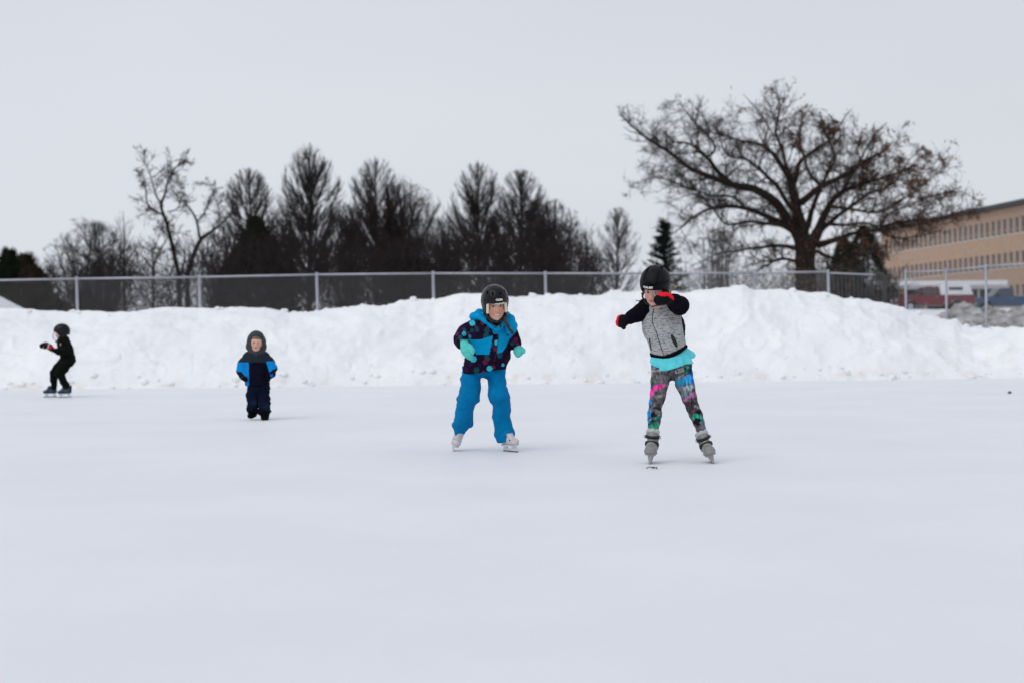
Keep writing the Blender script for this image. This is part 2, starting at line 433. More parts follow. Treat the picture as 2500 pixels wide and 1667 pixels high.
# ------------------------------------------------------------------ snow bank
crest_pts = np.array([(-400, 770), (-200, 762), (0, 751), (60, 751), (119, 757), (190, 759), (240, 757), (289, 762), (333, 760), (367, 752), (415, 748), (483, 750), (530, 753),
    (565, 748), (646, 752), (707, 763.5), (768, 762), (802, 757), (846, 752), (890, 748), (910, 752), (931, 752), (972, 740), (1023, 731), (1057, 730), (1084, 726), (1101, 721),
    (1135, 716), (1169, 717), (1244, 723), (1278, 724.5), (1329, 721), (1363, 716), (1407, 721), (1431, 721), (1465, 722), (1492, 711), (1580, 712), (1660, 716), (1680, 713.6), (1748, 707), (1775, 706),
    (1811, 699.6), (1830, 704), (1841, 709), (1909, 707), (1960, 711), (2024, 716), (2058, 726), (2095, 727), (2130, 735), (2170, 741), (2194, 745.5), (2218, 757), (2279, 769), (2312, 779),
    (2335, 780), (2348, 792), (2390, 801), (2435, 799), (2500, 799), (2700, 790), (2950, 800)], float)
base_pts = np.array([(-400, 952), (0, 949), (640, 944), (1063, 938), (1488, 933), (1913, 928), (2500, 921), (2950, 914)], float)
fence_px = [(-110, 687), (187, 681), (486, 677), (773, 671), (1057, 668), (1331, 668), (1605, 668), (1840, 667), (2021, 664)]
FD = lambda px: np.interp(px, [-110, 187, 2021, 2211, 2310, 2407, 2508, 2900], [30.9, 31.2, 33.6, 34.0, 33.0, 31.4, 30.2, 28.9])
pxs = np.arange(-400, 2951, 3.0)
by = np.interp(pxs, base_pts[:, 0], base_pts[:, 1]); cy = np.interp(pxs, crest_pts[:, 0], crest_pts[:, 1])
wob = 3 * noise3(np.stack([pxs, pxs * 0, pxs * 0], 1), .035, 2) + 1.6 * noise3(np.stack([pxs, pxs * 0, pxs * 0], 1), .11, 4)
cy = cy + .5 * wob
vs = np.concatenate([np.linspace(-.06, 1, 84), np.linspace(1.02, 1.9, 22)])
BV = np.zeros((len(vs), len(pxs), 3))
for i, px in enumerate(pxs):
    hy = 833.5 - ROLL * (px - 1250)
    db = F_PX * CAM_H / (by[i] - hy) ; dc = min(db + 2.9, FD(px) - .35)
    c = P(px, cy[i], dc); b_ = P(px, by[i], db); b_[2] = 0
    for j, v in enumerate(vs):
        if v <= 1:
            t = max(v, 0)
            prof = 1.22 * t - .22 * t ** 3
            prof = (1 - (1 - t) ** 1.55) * (1 - .25 * (1 - t) * sm1(t, 0, .3))
            q = b_ + (c - b_) * t; q[2] = c[2] * prof
            if v < 0: q = b_ + (c - b_) * v; q[2] = -.03
        else:
            s = (v - 1) / .9
            q = c + (c - b_) * (v - 1) * 1.1; q[2] = c[2] - (c[2] + .1) * (s ** 1.6)
        BV[j, i] = q
Vb = BV.reshape(-1, 3)
vv = np.repeat(vs, len(pxs)); mid = np.clip(np.minimum(vv * 4, (1.03 - vv) * 7), .0, 1); mid = np.where(vv > 1.02, .3, mid)
d1 = fbm(Vb, (.5, .5, .85), 3, 11) * .27
d2 = (1 - np.abs(fbm(Vb, (1.5, 1.5, 2.2), 3, 17))) * .10 - .08
d3 = np.maximum(fbm(Vb, (4.2, 4.2, 4.2), 2, 23) - .3, 0) * .06
d4 = fbm(Vb, (11, 11, 11), 2, 29) * .008
blk = np.abs(noise3(Vb, (2.3, 2.3, 3.1), 31))
d5 = -np.exp(-(blk / .07) ** 2) * .03 * (noise3(Vb, .8, 33) > 0)
low = np.exp(-((vv - .14) / .1) ** 2) * .4
n_ = np.array([0, -.75, .65])
Vb = Vb + n_ * ((d1 + d2) * mid + (d3 * (.5 + 1.2 * low) + d4 + d5) * np.clip(mid + .15, 0, 1) * (vv > -.01))[:, None]
crm = (vv > .93) & (vv < 1.1)
Vb[:, 2] += np.where(crm, np.maximum(fbm(Vb, (5, 5, 5), 2, 41), -.1) * .035, 0)
Vb[:, 2] = np.where((vv < .1) & (vv >= -.01), np.maximum(Vb[:, 2], .004 * (vv > .01)), Vb[:, 2])
nx = len(pxs); i = np.arange(len(vs) - 1)[:, None] * nx + np.arange(nx - 1)[None]
Qb = np.stack([i, i + 1, i + nx + 1, i + nx], -1).reshape(-1, 4)
pxg = np.tile(pxs, len(vs))
dm = np.exp(-((vv - .02) / .05) ** 2) * .8 + sstep(pxg, 2150, 2400) * .55 * (1 - vv).clip(0, 1) + .12 * low
mesh = mesh_obj('snow_bank', Vb, Qb, M['bank'], cols=np.repeat(np.clip(dm, 0, 1)[:, None], 3, 1))
setp(mesh, kind='structure')

# loose lumps of snow at the foot and on the crest: irregular chunks
def lump_mesh(r, seed):
    u = np.linspace(0, np.pi, 7); w = np.linspace(0, 2 * np.pi, 9)[:-1]; V = []
    for a in u:
        for b in w: V.append((math.sin(a) * math.cos(b), math.sin(a) * math.sin(b), math.cos(a)))
    V = np.array(V); V = V * (1 + .3 * noise3(V, 1.7, seed))[:, None] * r; V[:, 2] *= .7
    Fq = [(i * 8 + k, (i + 1) * 8 + k, (i + 1) * 8 + (k + 1) % 8, i * 8 + (k + 1) % 8) for i in range(6) for k in range(8)]
    return V, Fq
lumps = []
for k in range(170):
    if k % 3:
        j = int(rng.integers(4, 14)); 
    else: j = int(rng.integers(80, 85))
    ii = int(rng.integers(60, nx - 60)); c = Vb[j * nx + ii]; r = .03 + .06 * rng.random() ** 2
    v, f = lump_mesh(r, k); lumps.append((v + c + np.array([0, -.01, 0]), f))
lv, lf = join(lumps)
setp(mesh_obj('snow_lumps', lv, lf, M['bank'], cols=np.zeros((len(lv), 3))), kind='stuff')

# ------------------------------------------------------------------ chain-link fence
def fence_run(posts, label, wire=True, lean=.0, r=.034, rail_r=.023):
    """posts: list of (px, rail_y)"""
    tops = [P(px, y, float(FD(px))) for px, y in posts]
    base = tops[0].copy(); base[2] = 0
    root = empty('chain_link_fence', base, label, 'fence')
    for t in tops:
        b = np.array([t[0] + lean, t[1], -.1])
        v, f = tube([b, t + [0, 0, .05]], r, 10); po = mesh_obj('post', v, f, M['galv'], root)
        cv, cf = tube([t + [0, 0, .05], t + [0, 0, .075], t + [0, 0, .10]], [r * 1.25, r * 1.15, r * .4], 10)
        mesh_obj('post_cap', cv, cf, M['galv'], po)
    for a, b in zip(tops[:-1], tops[1:]):
        v, f = tube([a, b], rail_r, 8); mesh_obj('top_rail', v, f, M['galv'], root)
    S0 = []; S1 = []
    for a, b in zip(tops[:-1], tops[1:]):
        L = np.linalg.norm((b - a)[:2]); H = min(a[2], b[2]) - .35; step = .075
        u = (b - a) / L
        s = np.arange(-H, L + H, step)
        for sg in (1, -1):
            if sg == 1: s0 = np.maximum(s, 0); s1 = np.minimum(s + H, L); h0 = s0 - s; h1 = s1 - s
            else: s0 = np.maximum(s, 0); s1 = np.minimum(s + H, L); h0 = H - (s0 - s); h1 = H - (s1 - s)
            ok = s1 > s0 + .01
            def pt(ss, hh):
                w = a[None] + u[None] * ss[:, None]; w[:, 2] = w[:, 2] - H + hh - .01; w[:, 1] += -.02 * sg * .2 - .03; return w
            S0.append(pt(s0[ok], h0[ok])); S1.append(pt(s1[ok], h1[ok]))
    S0 = np.vstack(S0); S1 = np.vstack(S1)
    v, q = prisms(S0, S1, np.full(len(S0), .0029), np.full(len(S0), .0029), 3)
    # twisted selvage: the knuckles sticking up along the rail
    setp(mesh_obj('chain_link_mesh', v, q, M['wire'], root, smooth=False), kind='stuff')
    return root

def prisms(A, B, ra, rb, sides=3):
    D = B - A; L = np.linalg.norm(D, axis=1)[:, None] + 1e-9; D = D / L
    up = np.where(np.abs(D[:, 2:3]) < .9, np.array([[0, 0, 1.]]), np.array([[1., 0, 0]]))
    X = np.cross(D, up); X /= np.linalg.norm(X, axis=1)[:, None]; Y = np.cross(D, X)
    n = len(A); V = np.zeros((n, 2, sides, 3))
    for k in range(sides):
        a = 2 * np.pi * k / sides; o = X * math.cos(a) + Y * math.sin(a)
        V[:, 0, k] = A + o * ra[:, None]; V[:, 1, k] = B + o * rb[:, None]
    base = (np.arange(n) * 2 * sides)[:, None]
    qs = [np.concatenate([base + k, base + (k + 1) % sides, base + sides + (k + 1) % sides, base + sides + k], 1) for k in range(sides)]
    return V.reshape(-1, 3), np.vstack(qs)

def cones(A, B, ra):
    D = B - A; L = np.linalg.norm(D, axis=1)[:, None] + 1e-9; D = D / L
    up = np.where(np.abs(D[:, 2:3]) < .9, np.array([[0, 0, 1.]]), np.array([[1., 0, 0]]))
    X = np.cross(D, up); X /= np.linalg.norm(X, axis=1)[:, None]; Y = np.cross(D, X); n = len(A)
    V = np.zeros((n, 4, 3)); V[:, 3] = B
    for k in range(3):
        a = 2 * np.pi * k / 3; V[:, k] = A + (X * math.cos(a) + Y * math.sin(a)) * ra[:, None]
    b = (np.arange(n) * 4)[:, None]
    return V.reshape(-1, 3), np.vstack([np.concatenate([b + k, b + (k + 1) % 3, b + 3], 1) for k in range(3)])

fence_run(fence_px, 'long grey chain link fence running straight along the crest of the snow bank', lean=.045)
fence_run([(2211, 665), (2310, 661), (2407, 651), (2508, 644), (2640, 632)], 'chain link fence stretch in front of the red pickup and the dirty snow pile', r=.028, rail_r=.018)
# gate frame between the two runs
g0 = P(2021, 667, 33.6); g1 = P(2160, 672, 33.9); g2 = P(2211, 667, 34.0)
gr = empty('chain_link_gate', (g0[0], g0[1], 0), 'chain link gate section with dark bent end post between the two fence runs', 'gate')
v, f = tube([g0 + [.05, 0, 0], g1 - [.1, 0, 0]], .018, 8); mesh_obj('top_rail', v, f, M['galv'], gr)
M['dark_post'] = mat('weathered_post', (.05, .045, .042), .8, .2, 6)
v, f = tube(catmull([g1 - [.28, 0, -.02], g1 - [.10, 0, -.01], g1 - [.01, 0, .06], g1 - [0, 0, .3], [g1[0] + .03, g1[1], .3]], 5), .05, 8); mesh_obj('end_post', v, f, M['dark_post'], gr)
S0 = []; S1 = []
for (a, b) in ((g0, g1), (g1, g2)):
    L = b[0] - a[0]
    for x in np.arange(.05, L, .10):
        p = a + (b - a) * x / L; S0.append(p - [0, 0, .02]); S1.append([p[0], p[1], .8])
v, q = prisms(np.array(S0), np.array(S1), np.full(len(S0), .0026), np.full(len(S0), .0026), 4)
setp(mesh_obj('gate_bars', v, q, M['wire'], gr, smooth=False), kind='stuff')

# ------------------------------------------------------------------ trees
class Tree:
    def __init__(s, seed): s.r = np.random.default_rng(seed); s.thin = []; s.cones = []; s.tips = []; s.env = None
    def unit(s, v): return v / (np.linalg.norm(v, axis=-1, keepdims=True) + 1e-9)
    def perp_rot(s, D, ang):
        n = len(D); W = s.unit(np.cross(D, s.unit(s.r.normal(size=(n, 3)))))
        return s.unit(D * np.cos(ang)[:, None] + W * np.sin(ang)[:, None])
    def grow(s, Pp, D, L, R, levels):
        for lv, c in enumerate(levels):
            if c.get('cone'):
                q = Pp + s.unit(D + np.array([0, 0, c['up']])) * L[:, None]
                al = s.env(q) if s.env is not None else np.ones(len(Pp), bool)
                s.cones.append(np.concatenate([Pp[al], q[al], R[al, None], R[al, None]], 1)); return
            n = c['n']; k = len(Pp)
            if not k: return
            cp, cd, cl, cr = [], [], [], []
            p = Pp.copy(); d = D.copy(); r = R.copy(); alive = np.ones(k, bool)
            for i in range(n):
                d = s.unit(d + s.r.normal(size=d.shape) * c['wig'] + np.array([0, 0, c['up']]))
                q = p + d * (L / n)[:, None]
                rn = R * (1 - (i + 1) / n * .72)
                if s.env is not None: alive = alive & s.env(q)
                s.thin.append(np.concatenate([p[alive], q[alive], r[alive, None], rn[alive, None]], 1))
                if c.get('kids', 0) and i >= c.get('skip', 0):
                    kk = c['kids'] / max(1, n - c.get('skip', 0))
                    m = s.r.poisson(kk, k) * alive
                    idx = np.repeat(np.arange(k), m)
                    if len(idx):
                        t = s.r.random(len(idx))[:, None]
                        cp.append(p[idx] * (1 - t) + q[idx] * t)
                        cd.append(s.perp_rot(d[idx], np.radians(s.r.uniform(*c['ang'], len(idx)))))
                        cl.append(L[idx] * c['ratio'] * s.r.uniform(.6, 1.25, len(idx)) * (1 - .45 * i / n))
                        cr.append(np.minimum(rn[idx] * .7, R[idx] * .55))
                p = q; r = rn
            s.tips.append(p[alive])
            if cp:
                Pp, D, L, R = np.vstack(cp), np.vstack(cd), np.concatenate(cl), np.concatenate(cr)
                R = np.maximum(R, c.get('rmin', .006))
            else: return
    def segs(s): return np.vstack(s.thin)

def finish_tree(name, t, limbs, root, bark, twig, leaves=None):
    tv, tf = join(limbs); mesh_obj('trunk', tv, tf, bark, root)
    S = t.segs(); v, q = prisms(S[:, :3], S[:, 3:6], S[:, 6], S[:, 7], 3)
    tr = np.vstack([q[:, [0, 1, 2]], q[:, [0, 2, 3]]])
    if t.cones:
        K = np.vstack(t.cones); v2, t2 = cones(K[:, :3], K[:, 3:6], K[:, 6]); tr = np.vstack([tr, t2 + len(v)]); v = np.vstack([v, v2]); S = np.vstack([S, K])
    setp(mesh_obj('crown', v, tr, twig, root, smooth=False))
    return S

def linden(px, top_y, hw, d, seed, label, dens=1.0, twig='twig', low=.18, group=None, rs=1.0):
    """upright tree: straight leader, steeply rising limbs, egg-shaped crown"""
    t = Tree(seed); top = P(px, top_y, d); bz = float(terrain(top[0], top[1])); H = top[2] - bz
    base = np.array([top[0], top[1], bz]); root = empty('linden_tree', base, label, 'tree', group)
    W = hw * d / F_PX * 1.1
    lean = t.r.normal(size=2) * .012 * H
    lead = [base + np.array([lean[0] * f_ ** 2 + .05 * math.sin(f_ * 5 + seed), lean[1] * f_ ** 2, H * f_]) for f_ in np.linspace(0, 1, 9)]
    R0 = .018 * H * rs
    limbs = [tube(catmull(lead, 2), np.linspace(R0, .012, 17), 8)]
    n = int(92 * dens); u = low * .7 + (np.sort(t.r.random(n)) ** 1.15) * (.93 - low * .7)
    def wid(v):
        q = np.clip((v - low) / (1 - low), 0, 1); return W * np.where(q < .33, (np.clip(q, .02, 1) / .33) ** .45, np.sqrt(np.clip(1 - ((q - .33) / .67) ** 1.5, 0, 1)))
    def lenv(q):
        hh = np.clip((q[:, 2] - bz) / H, 0, 1); cx_ = base[0] + lean[0] * hh ** 2; cy_ = base[1] + lean[1] * hh ** 2
        return (np.hypot(q[:, 0] - cx_, q[:, 1] - cy_) < wid(hh) * (1 + .10 * noise3(q, 1.2, seed)) + .16) & (q[:, 2] < bz + H)
    t.env = lenv
    az = np.arange(n) * 2.399 + t.r.normal(size=n) * .4
    ang = np.radians(50 - 24 * (u - low) / (1 - low) + t.r.normal(size=n) * 6)
    D = np.stack([np.cos(az) * np.sin(ang), np.sin(az) * np.sin(ang), np.cos(ang)], 1)
    L = np.full(n, .15)
    for ss in np.arange(.2, W * 4, .06):
        ok = (ss * np.sin(ang * .72) < wid(u + ss * np.cos(ang * .72) / H)) & (L > ss - .1); L = np.where(ok, ss, L)
    L = L * t.r.uniform(1.0, 1.3, n)
    zz = H * u; Pp = np.stack([np.interp(zz, [q[2] - bz for q in lead], [q[a] for q in lead]) for a in range(2)] + [bz + zz], 1)
    R = np.clip(L * .013, .010, R0 * .5) * rs
    t.grow(Pp, D, L, R, [dict(n=7, wig=.05, up=.045, kids=10 * dens, skip=1, ang=(12, 34), ratio=.36, rmin=.006),
                         dict(n=3, wig=.07, up=.05, kids=7 * dens, ang=(12, 36), ratio=.75, rmin=.0055), dict(cone=1, up=.12)])
    finish_tree('linden', t, limbs, root, M['bark'], M[twig]); return root

def broad(px, top_y, hw, d, seed, label, fork=.25, dens=1.0, twig='twig', nlimb=8, multi=False, group=None, name='broad_tree', flat=1.0, leaves=0, rt=1.0, rmin=.008):
    t = Tree(seed); top = P(px, top_y, d); bz = float(terrain(top[0], top[1])); H = top[2] - bz
    base = np.array([top[0], top[1], bz]); root = empty(name, base, label, 'tree', group)
    W = hw * d / F_PX
    cen = base + [0, 0, H * .55]; rad = np.array([W, W * .9, H * .47])
    s_ = t.r.random(3) * 9
    def env(q):
        e = (q - cen) / rad; rr = np.linalg.norm(e, axis=1); return rr < 1 + .16 * noise3(e * 2.2 + s_, 1, seed)
    t.env = env
    zf = H * fork; R0 = .022 * H * rt
    limbs = [] if multi else [tube([base, base + [.04, 0, zf * .5], base + [0, 0, zf]], [R0 * 1.25, R0, R0 * .9], 9)]
    seeds_p = []; seeds_d = []; seeds_l = []; seeds_r = []
    for k in range(int(nlimb * 1.5)):
        az = k * 2.399 + t.r.normal() * .3; ph = math.radians(t.r.uniform(-8, 78)) if k else 1.4
        tg = cen + rad * .93 * np.array([math.cos(ph) * math.cos(az), math.cos(ph) * math.sin(az), math.sin(ph)])
        st = base + ([0, 0, zf * t.r.uniform(.75, 1)] if not multi else np.array([math.cos(az), math.sin(az), 0]) * .35)
        c1 = st + (tg - st) * [.25, .25, .42] + t.r.normal(size=3) * .05 * H; c2 = st + (tg - st) * [.72, .72, .72] + t.r.normal(size=3) * .04 * H
        pts = [st * (1 - f_) ** 3 + 3 * c1 * f_ * (1 - f_) ** 2 + 3 * c2 * f_ ** 2 * (1 - f_) + tg * f_ ** 3 + (t.r.normal(size=3) * .06 if 0 < f_ < 1 else 0) for f_ in np.linspace(0, 1, 7)]
        Lm = float(np.linalg.norm(tg - st))
        rr = np.linspace(R0 * (.5 if not multi else .4), .015, 7)
        limbs.append(tube(catmull(pts, 2), np.linspace(rr[0], .015, 13), 6))
        for j in range(1, 7):
            for _ in range(max(1, int(round(2.4 * dens)))):
                seeds_p.append(np.array(pts[j - 1]) + (np.array(pts[j]) - pts[j - 1]) * t.r.random())
                ax = np.array(pts[j]) - pts[j - 1]; seeds_d.append(ax / np.linalg.norm(ax)); seeds_l.append(min(Lm, 7) * t.r.uniform(.24, .46) * (1.1 - .07 * j)); seeds_r.append(rr[j] * .6)
    Pp = np.array(seeds_p); D = t.perp_rot(np.array(seeds_d), np.radians(t.r.uniform(25, 65, len(Pp))))
    t.grow(Pp, D, np.array(seeds_l), np.array(seeds_r), [dict(n=5, wig=.16, up=.06, kids=7 * dens, ang=(25, 60), ratio=.46, rmin=rmin),
        dict(n=3, wig=.2, up=.05, kids=7 * dens, ang=(25, 60), ratio=.75, rmin=rmin * .75), dict(cone=1, up=.15)])
    S = finish_tree(name, t, limbs, root, M['bark'], M[twig])
    if leaves: leaf_part(S, leaves, t.r, root, .05)
    return root

def leaf_part(S, n, r, root, size, wf=None, mt='oak_leaf'):
    w = np.ones(len(S)) if wf is None else wf(S)
    idx = r.choice(len(S), n, p=w / w.sum())
    t_ = r.random(n)[:, None]; c = S[idx, :3] * (1 - t_) + S[idx, 3:6] * t_ + r.normal(size=(n, 3)) * size * .7
    a = r.normal(size=(n, 3)); a /= np.linalg.norm(a, axis=1)[:, None]; b = np.cross(a, r.normal(size=(n, 3))); b /= np.linalg.norm(b, axis=1)[:, None]
    s = size * r.uniform(.6, 1.3, n)[:, None]; cr = np.cross(a, b) * s * .35
    V = np.stack([c - a * s, c - b * s * .45 + cr, c + a * s, c + b * s * .45 + cr], 1).reshape(-1, 3)
    Q = np.arange(n * 4).reshape(-1, 4)
    return setp(mesh_obj('dry_leaves', V, Q, M[mt], root, smooth=False), kind='stuff')

def crooked(paths, d, seed, label, org, sc, dens=1.0, rs=1.0, name='crooked_tree', r0=.5):
    """limbs traced as (x,y,r) in picture units, grown out in depth"""
    t = Tree(seed); limbs = []; sp, sd, sl, sr = [], [], [], []
    first = None
    for pth in paths:
        ph = t.r.random() * 6; am = t.r.uniform(.4, 1.1)
        pts = []; rad = []
        n = len(pth)
        for k, (x, y, r) in enumerate(pth):
            p = P(org[0] + x / sc, org[1] + y / sc, d); p[1] += am * math.sin(ph) * k / n * 1.4; pts.append(p); rad.append(r / sc * d / F_PX * rs)
        if first is None: first = pts[0].copy()
        c = catmull(pts, 4); limbs.append(tube(c, np.interp(np.linspace(0, n - 1, len(c)), range(n), rad), 7))
        tot = np.linalg.norm(np.diff(c, axis=0), axis=1).sum()
        for j in range(3, len(c) - 1):
            if t.r.random() < r0 * dens:
                ax = c[j + 1] - c[j]; sp.append(c[j]); sd.append(ax / np.linalg.norm(ax)); sl.append(t.r.uniform(.6, 1.6) * (1 - .4 * j / len(c))); sr.append(.018)
    bz = float(terrain(first[0], first[1])); base = np.array([first[0], first[1], bz])
    root = empty(name, base, label, 'tree')
    limbs.append(tube([base, first], [rad_px(paths[0][0][2], sc, d) * 1.2 * rs, rad_px(paths[0][0][2], sc, d) * rs], 7))
    Pp = np.array(sp); D = t.perp_rot(np.array(sd), np.radians(t.r.uniform(25, 70, len(Pp))))
    t.grow(Pp, D, np.array(sl), np.array(sr), [dict(n=4, wig=.25, up=.04, kids=5 * dens, ang=(25, 70), ratio=.5, rmin=.010), dict(n=3, wig=.3, up=.03, kids=6 * dens, ang=(25, 70), ratio=.6, rmin=.009), dict(cone=1, up=.1)])
    finish_tree(name, t, limbs, root, M['bark'], M['twig']); return root
def rad_px(r, sc, d): return r / sc * d / F_PX

o2 = (0, 330); s2 = 2.94
G = 'bare trees in the row beyond the fence'
broad(222, 540, 120, 62, 21, 'rounded many-stemmed bare tree with dark twigs, left of the tall crooked trees', multi=True, dens=1.05, nlimb=13, group=G, name='bushy_tree')
linden(305, 515, 42, 80, 22, 'thin pale bare sapling peeping over the right side of the round bushy tree', dens=.4, low=.4, group=G)
crooked([[(1285, 1010, 16), (1262, 900, 15), (1240, 790, 14), (1205, 650, 12), (1185, 580, 11), (1165, 510, 10), (1195, 430, 8), (1225, 320, 7), (1290, 230, 5), (1370, 200, 2)],
         [(1165, 510, 8), (1125, 430, 6), (1100, 310, 5), (1075, 240, 3), (1050, 180, 2)], [(1185, 580, 8), (1110, 545, 7), (1055, 490, 6), (1042, 400, 5), (1030, 310, 3), (1000, 260, 2)],
         [(1200, 555, 5), (1270, 530, 4), (1300, 460, 3), (1320, 400, 2)], [(1215, 350, 5), (1240, 270, 4), (1210, 230, 2)], [(1100, 310, 4), (1150, 230, 3), (1140, 190, 2)]],
        62, 31, 'tall slender crooked bare tree with sparse twisted top, left of its pair', o2, s2, dens=1.25)
crooked([[(1345, 1010, 18), (1385, 860, 16), (1435, 745, 14), (1490, 700, 11), (1560, 640, 8), (1640, 560, 5), (1700, 500, 2)],
         [(1435, 745, 10), (1412, 620, 8), (1375, 545, 7), (1320, 480, 5), (1240, 405, 3)], [(1412, 620, 6), (1455, 560, 5), (1480, 470, 4), (1510, 380, 3), (1490, 330, 1)],
         [(1300, 1000, 8), (1330, 900, 7), (1340, 820, 5)], [(1560, 640, 5), (1590, 560, 4), (1570, 480, 2)]],
        64, 32, 'forked crooked bare tree whose limbs sweep right, right of its tall twin', o2, s2, dens=1.25)
crooked([[(1100, 1010, 9), (1098, 940, 8), (1130, 850, 6), (1175, 760, 4), (1200, 700, 2)], [(1098, 960, 6), (1040, 900, 5), (1000, 840, 4), (1050, 760, 2)], [(1098, 940, 5), (1090, 860, 4), (1100, 780, 2)]],
        60, 33, 'small thin forked bare tree between the bushy tree and the tall crooked one', o2, s2, dens=1.2)
linden(612, 408, 92, 76, 41, 'hazy bare tree with pointed top standing behind the dark round evergreen', group=G)
linden(754, 350, 98, 72, 42, 'tallest pointed bare tree of the row, with egg-shaped crown', dens=1.1, group=G, low=.2)
linden(915, 382, 96, 76, 43, 'pointed bare tree rising behind the left edge of the broad dark crown', group=G)
broad(978, 440, 158, 66, 44, 'broad bare tree with wide dark domed crown in the middle of the row', nlimb=26, dens=1.0, fork=.2, group=G, leaves=1500, rt=1.1)
broad(850, 492, 88, 62, 45, 'lower dark spreading bare tree in front of the gap between two pointed trees', nlimb=10, dens=1.0, fork=.18, group=G)
linden(1168, 392, 88, 74, 46, 'pointed bare tree with straight dark trunk just right of the broad domed tree', dens=1.1, group=G, low=.2)
linden(1272, 412, 88, 76, 47, 'pointed bare tree immediately left of the low dark thicket end', dens=1.1, group=G, low=.2)
broad(1345, 478, 92, 68, 48, 'dense dark rounded bare tree falling away at the right end of the row', nlimb=12, dens=1.05, fork=.14, group=G)
broad(1418, 560, 70, 60, 49, 'low dark bare tree closing the right end of the thicket', nlimb=10, dens=1.0, fork=.12, group=G)
broad(690, 500, 76, 64, 50, 'dark shrubby bare tree low between the evergreen and the tallest tree', nlimb=10, dens=1.0, fork=.12, group=G)
broad(1082, 520, 74, 60, 51, 'low dark shrubby bare tree under the right side of the domed crown', nlimb=10, dens=1.0, fork=.12, group=G)
broad(1225, 540, 78, 60, 57, 'low dark shrubby bare tree between the feet of the two right pointed trees', nlimb=10, dens=1.0, fork=.12, group=G)
broad(540, 520, 70, 70, 52, 'low grey bare tree right behind the forked crooked tree', nlimb=10, dens=.9, fork=.12, group=G)
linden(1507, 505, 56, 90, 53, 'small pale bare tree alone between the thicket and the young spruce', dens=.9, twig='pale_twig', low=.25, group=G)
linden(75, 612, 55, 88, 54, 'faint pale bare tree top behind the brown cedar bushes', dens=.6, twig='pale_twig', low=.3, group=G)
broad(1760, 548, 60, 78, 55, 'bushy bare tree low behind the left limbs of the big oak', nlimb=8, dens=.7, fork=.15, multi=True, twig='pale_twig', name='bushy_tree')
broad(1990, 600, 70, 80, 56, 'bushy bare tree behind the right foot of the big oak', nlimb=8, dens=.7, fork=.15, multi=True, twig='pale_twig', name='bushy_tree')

# undergrowth thicket behind the fence: nobody could count it
def thicket(name, px0, px1, topf, d0, d1, n, seed, mt, rmin=.008, rmax=.018, ln=(.5, 1.6)):
    r = np.random.default_rng(seed); A = []; B = []
    px = r.uniform(px0, px1, n); d = r.uniform(d0, d1, n)
    ty = topf(px) + 12 * noise3(np.stack([px, px * 0, px * 0], 1), .03, seed) + 8 * r.normal(size=n)
    for i in range(n):
        tp = P(px[i], ty[i], d[i]); bz = float(terrain(tp[0], tp[1])); z = bz + (tp[2] - bz) * r.random() ** .9
        A.append((tp[0], tp[1], z))
    A = np.array(A); D = r.normal(size=(n, 3)) * [.6, .6, .5] + [0, 0, .75]; D /= np.linalg.norm(D, axis=1)[:, None]
    L = r.uniform(*ln, n); mids = A + D * (L / 2)[:, None]; D2 = D + r.normal(size=(n, 3)) * .3; D2 /= np.linalg.norm(D2, axis=1)[:, None]
    Bq = mids + D2 * (L / 2)[:, None]; ra = r.uniform(rmin, rmax, n)
    v, q = prisms(np.vstack([A, mids]), np.vstack([mids, Bq]), np.concatenate([ra, ra * .8]), np.concatenate([ra * .8, ra * .4]), 3)
    return setp(mesh_obj(name, v, q, M[mt], smooth=False), kind='stuff')
topf = lambda p: np.interp(p, [130, 200, 330, 420, 520, 600, 700, 800, 900, 1000, 1100, 1200, 1300, 1400, 1460, 1490], [700, 660, 655, 665, 610, 590, 600, 610, 620, 590, 600, 610, 590, 600, 640, 690])
thicket('brush_thicket', 205, 1475, topf, 48, 60, 9500, 61, 'twig', .006, .014)
thicket('brush_thicket', 1640, 2200, lambda p: 685 + p * 0, 66, 80, 2500, 62, 'pale_twig', .006, .012)

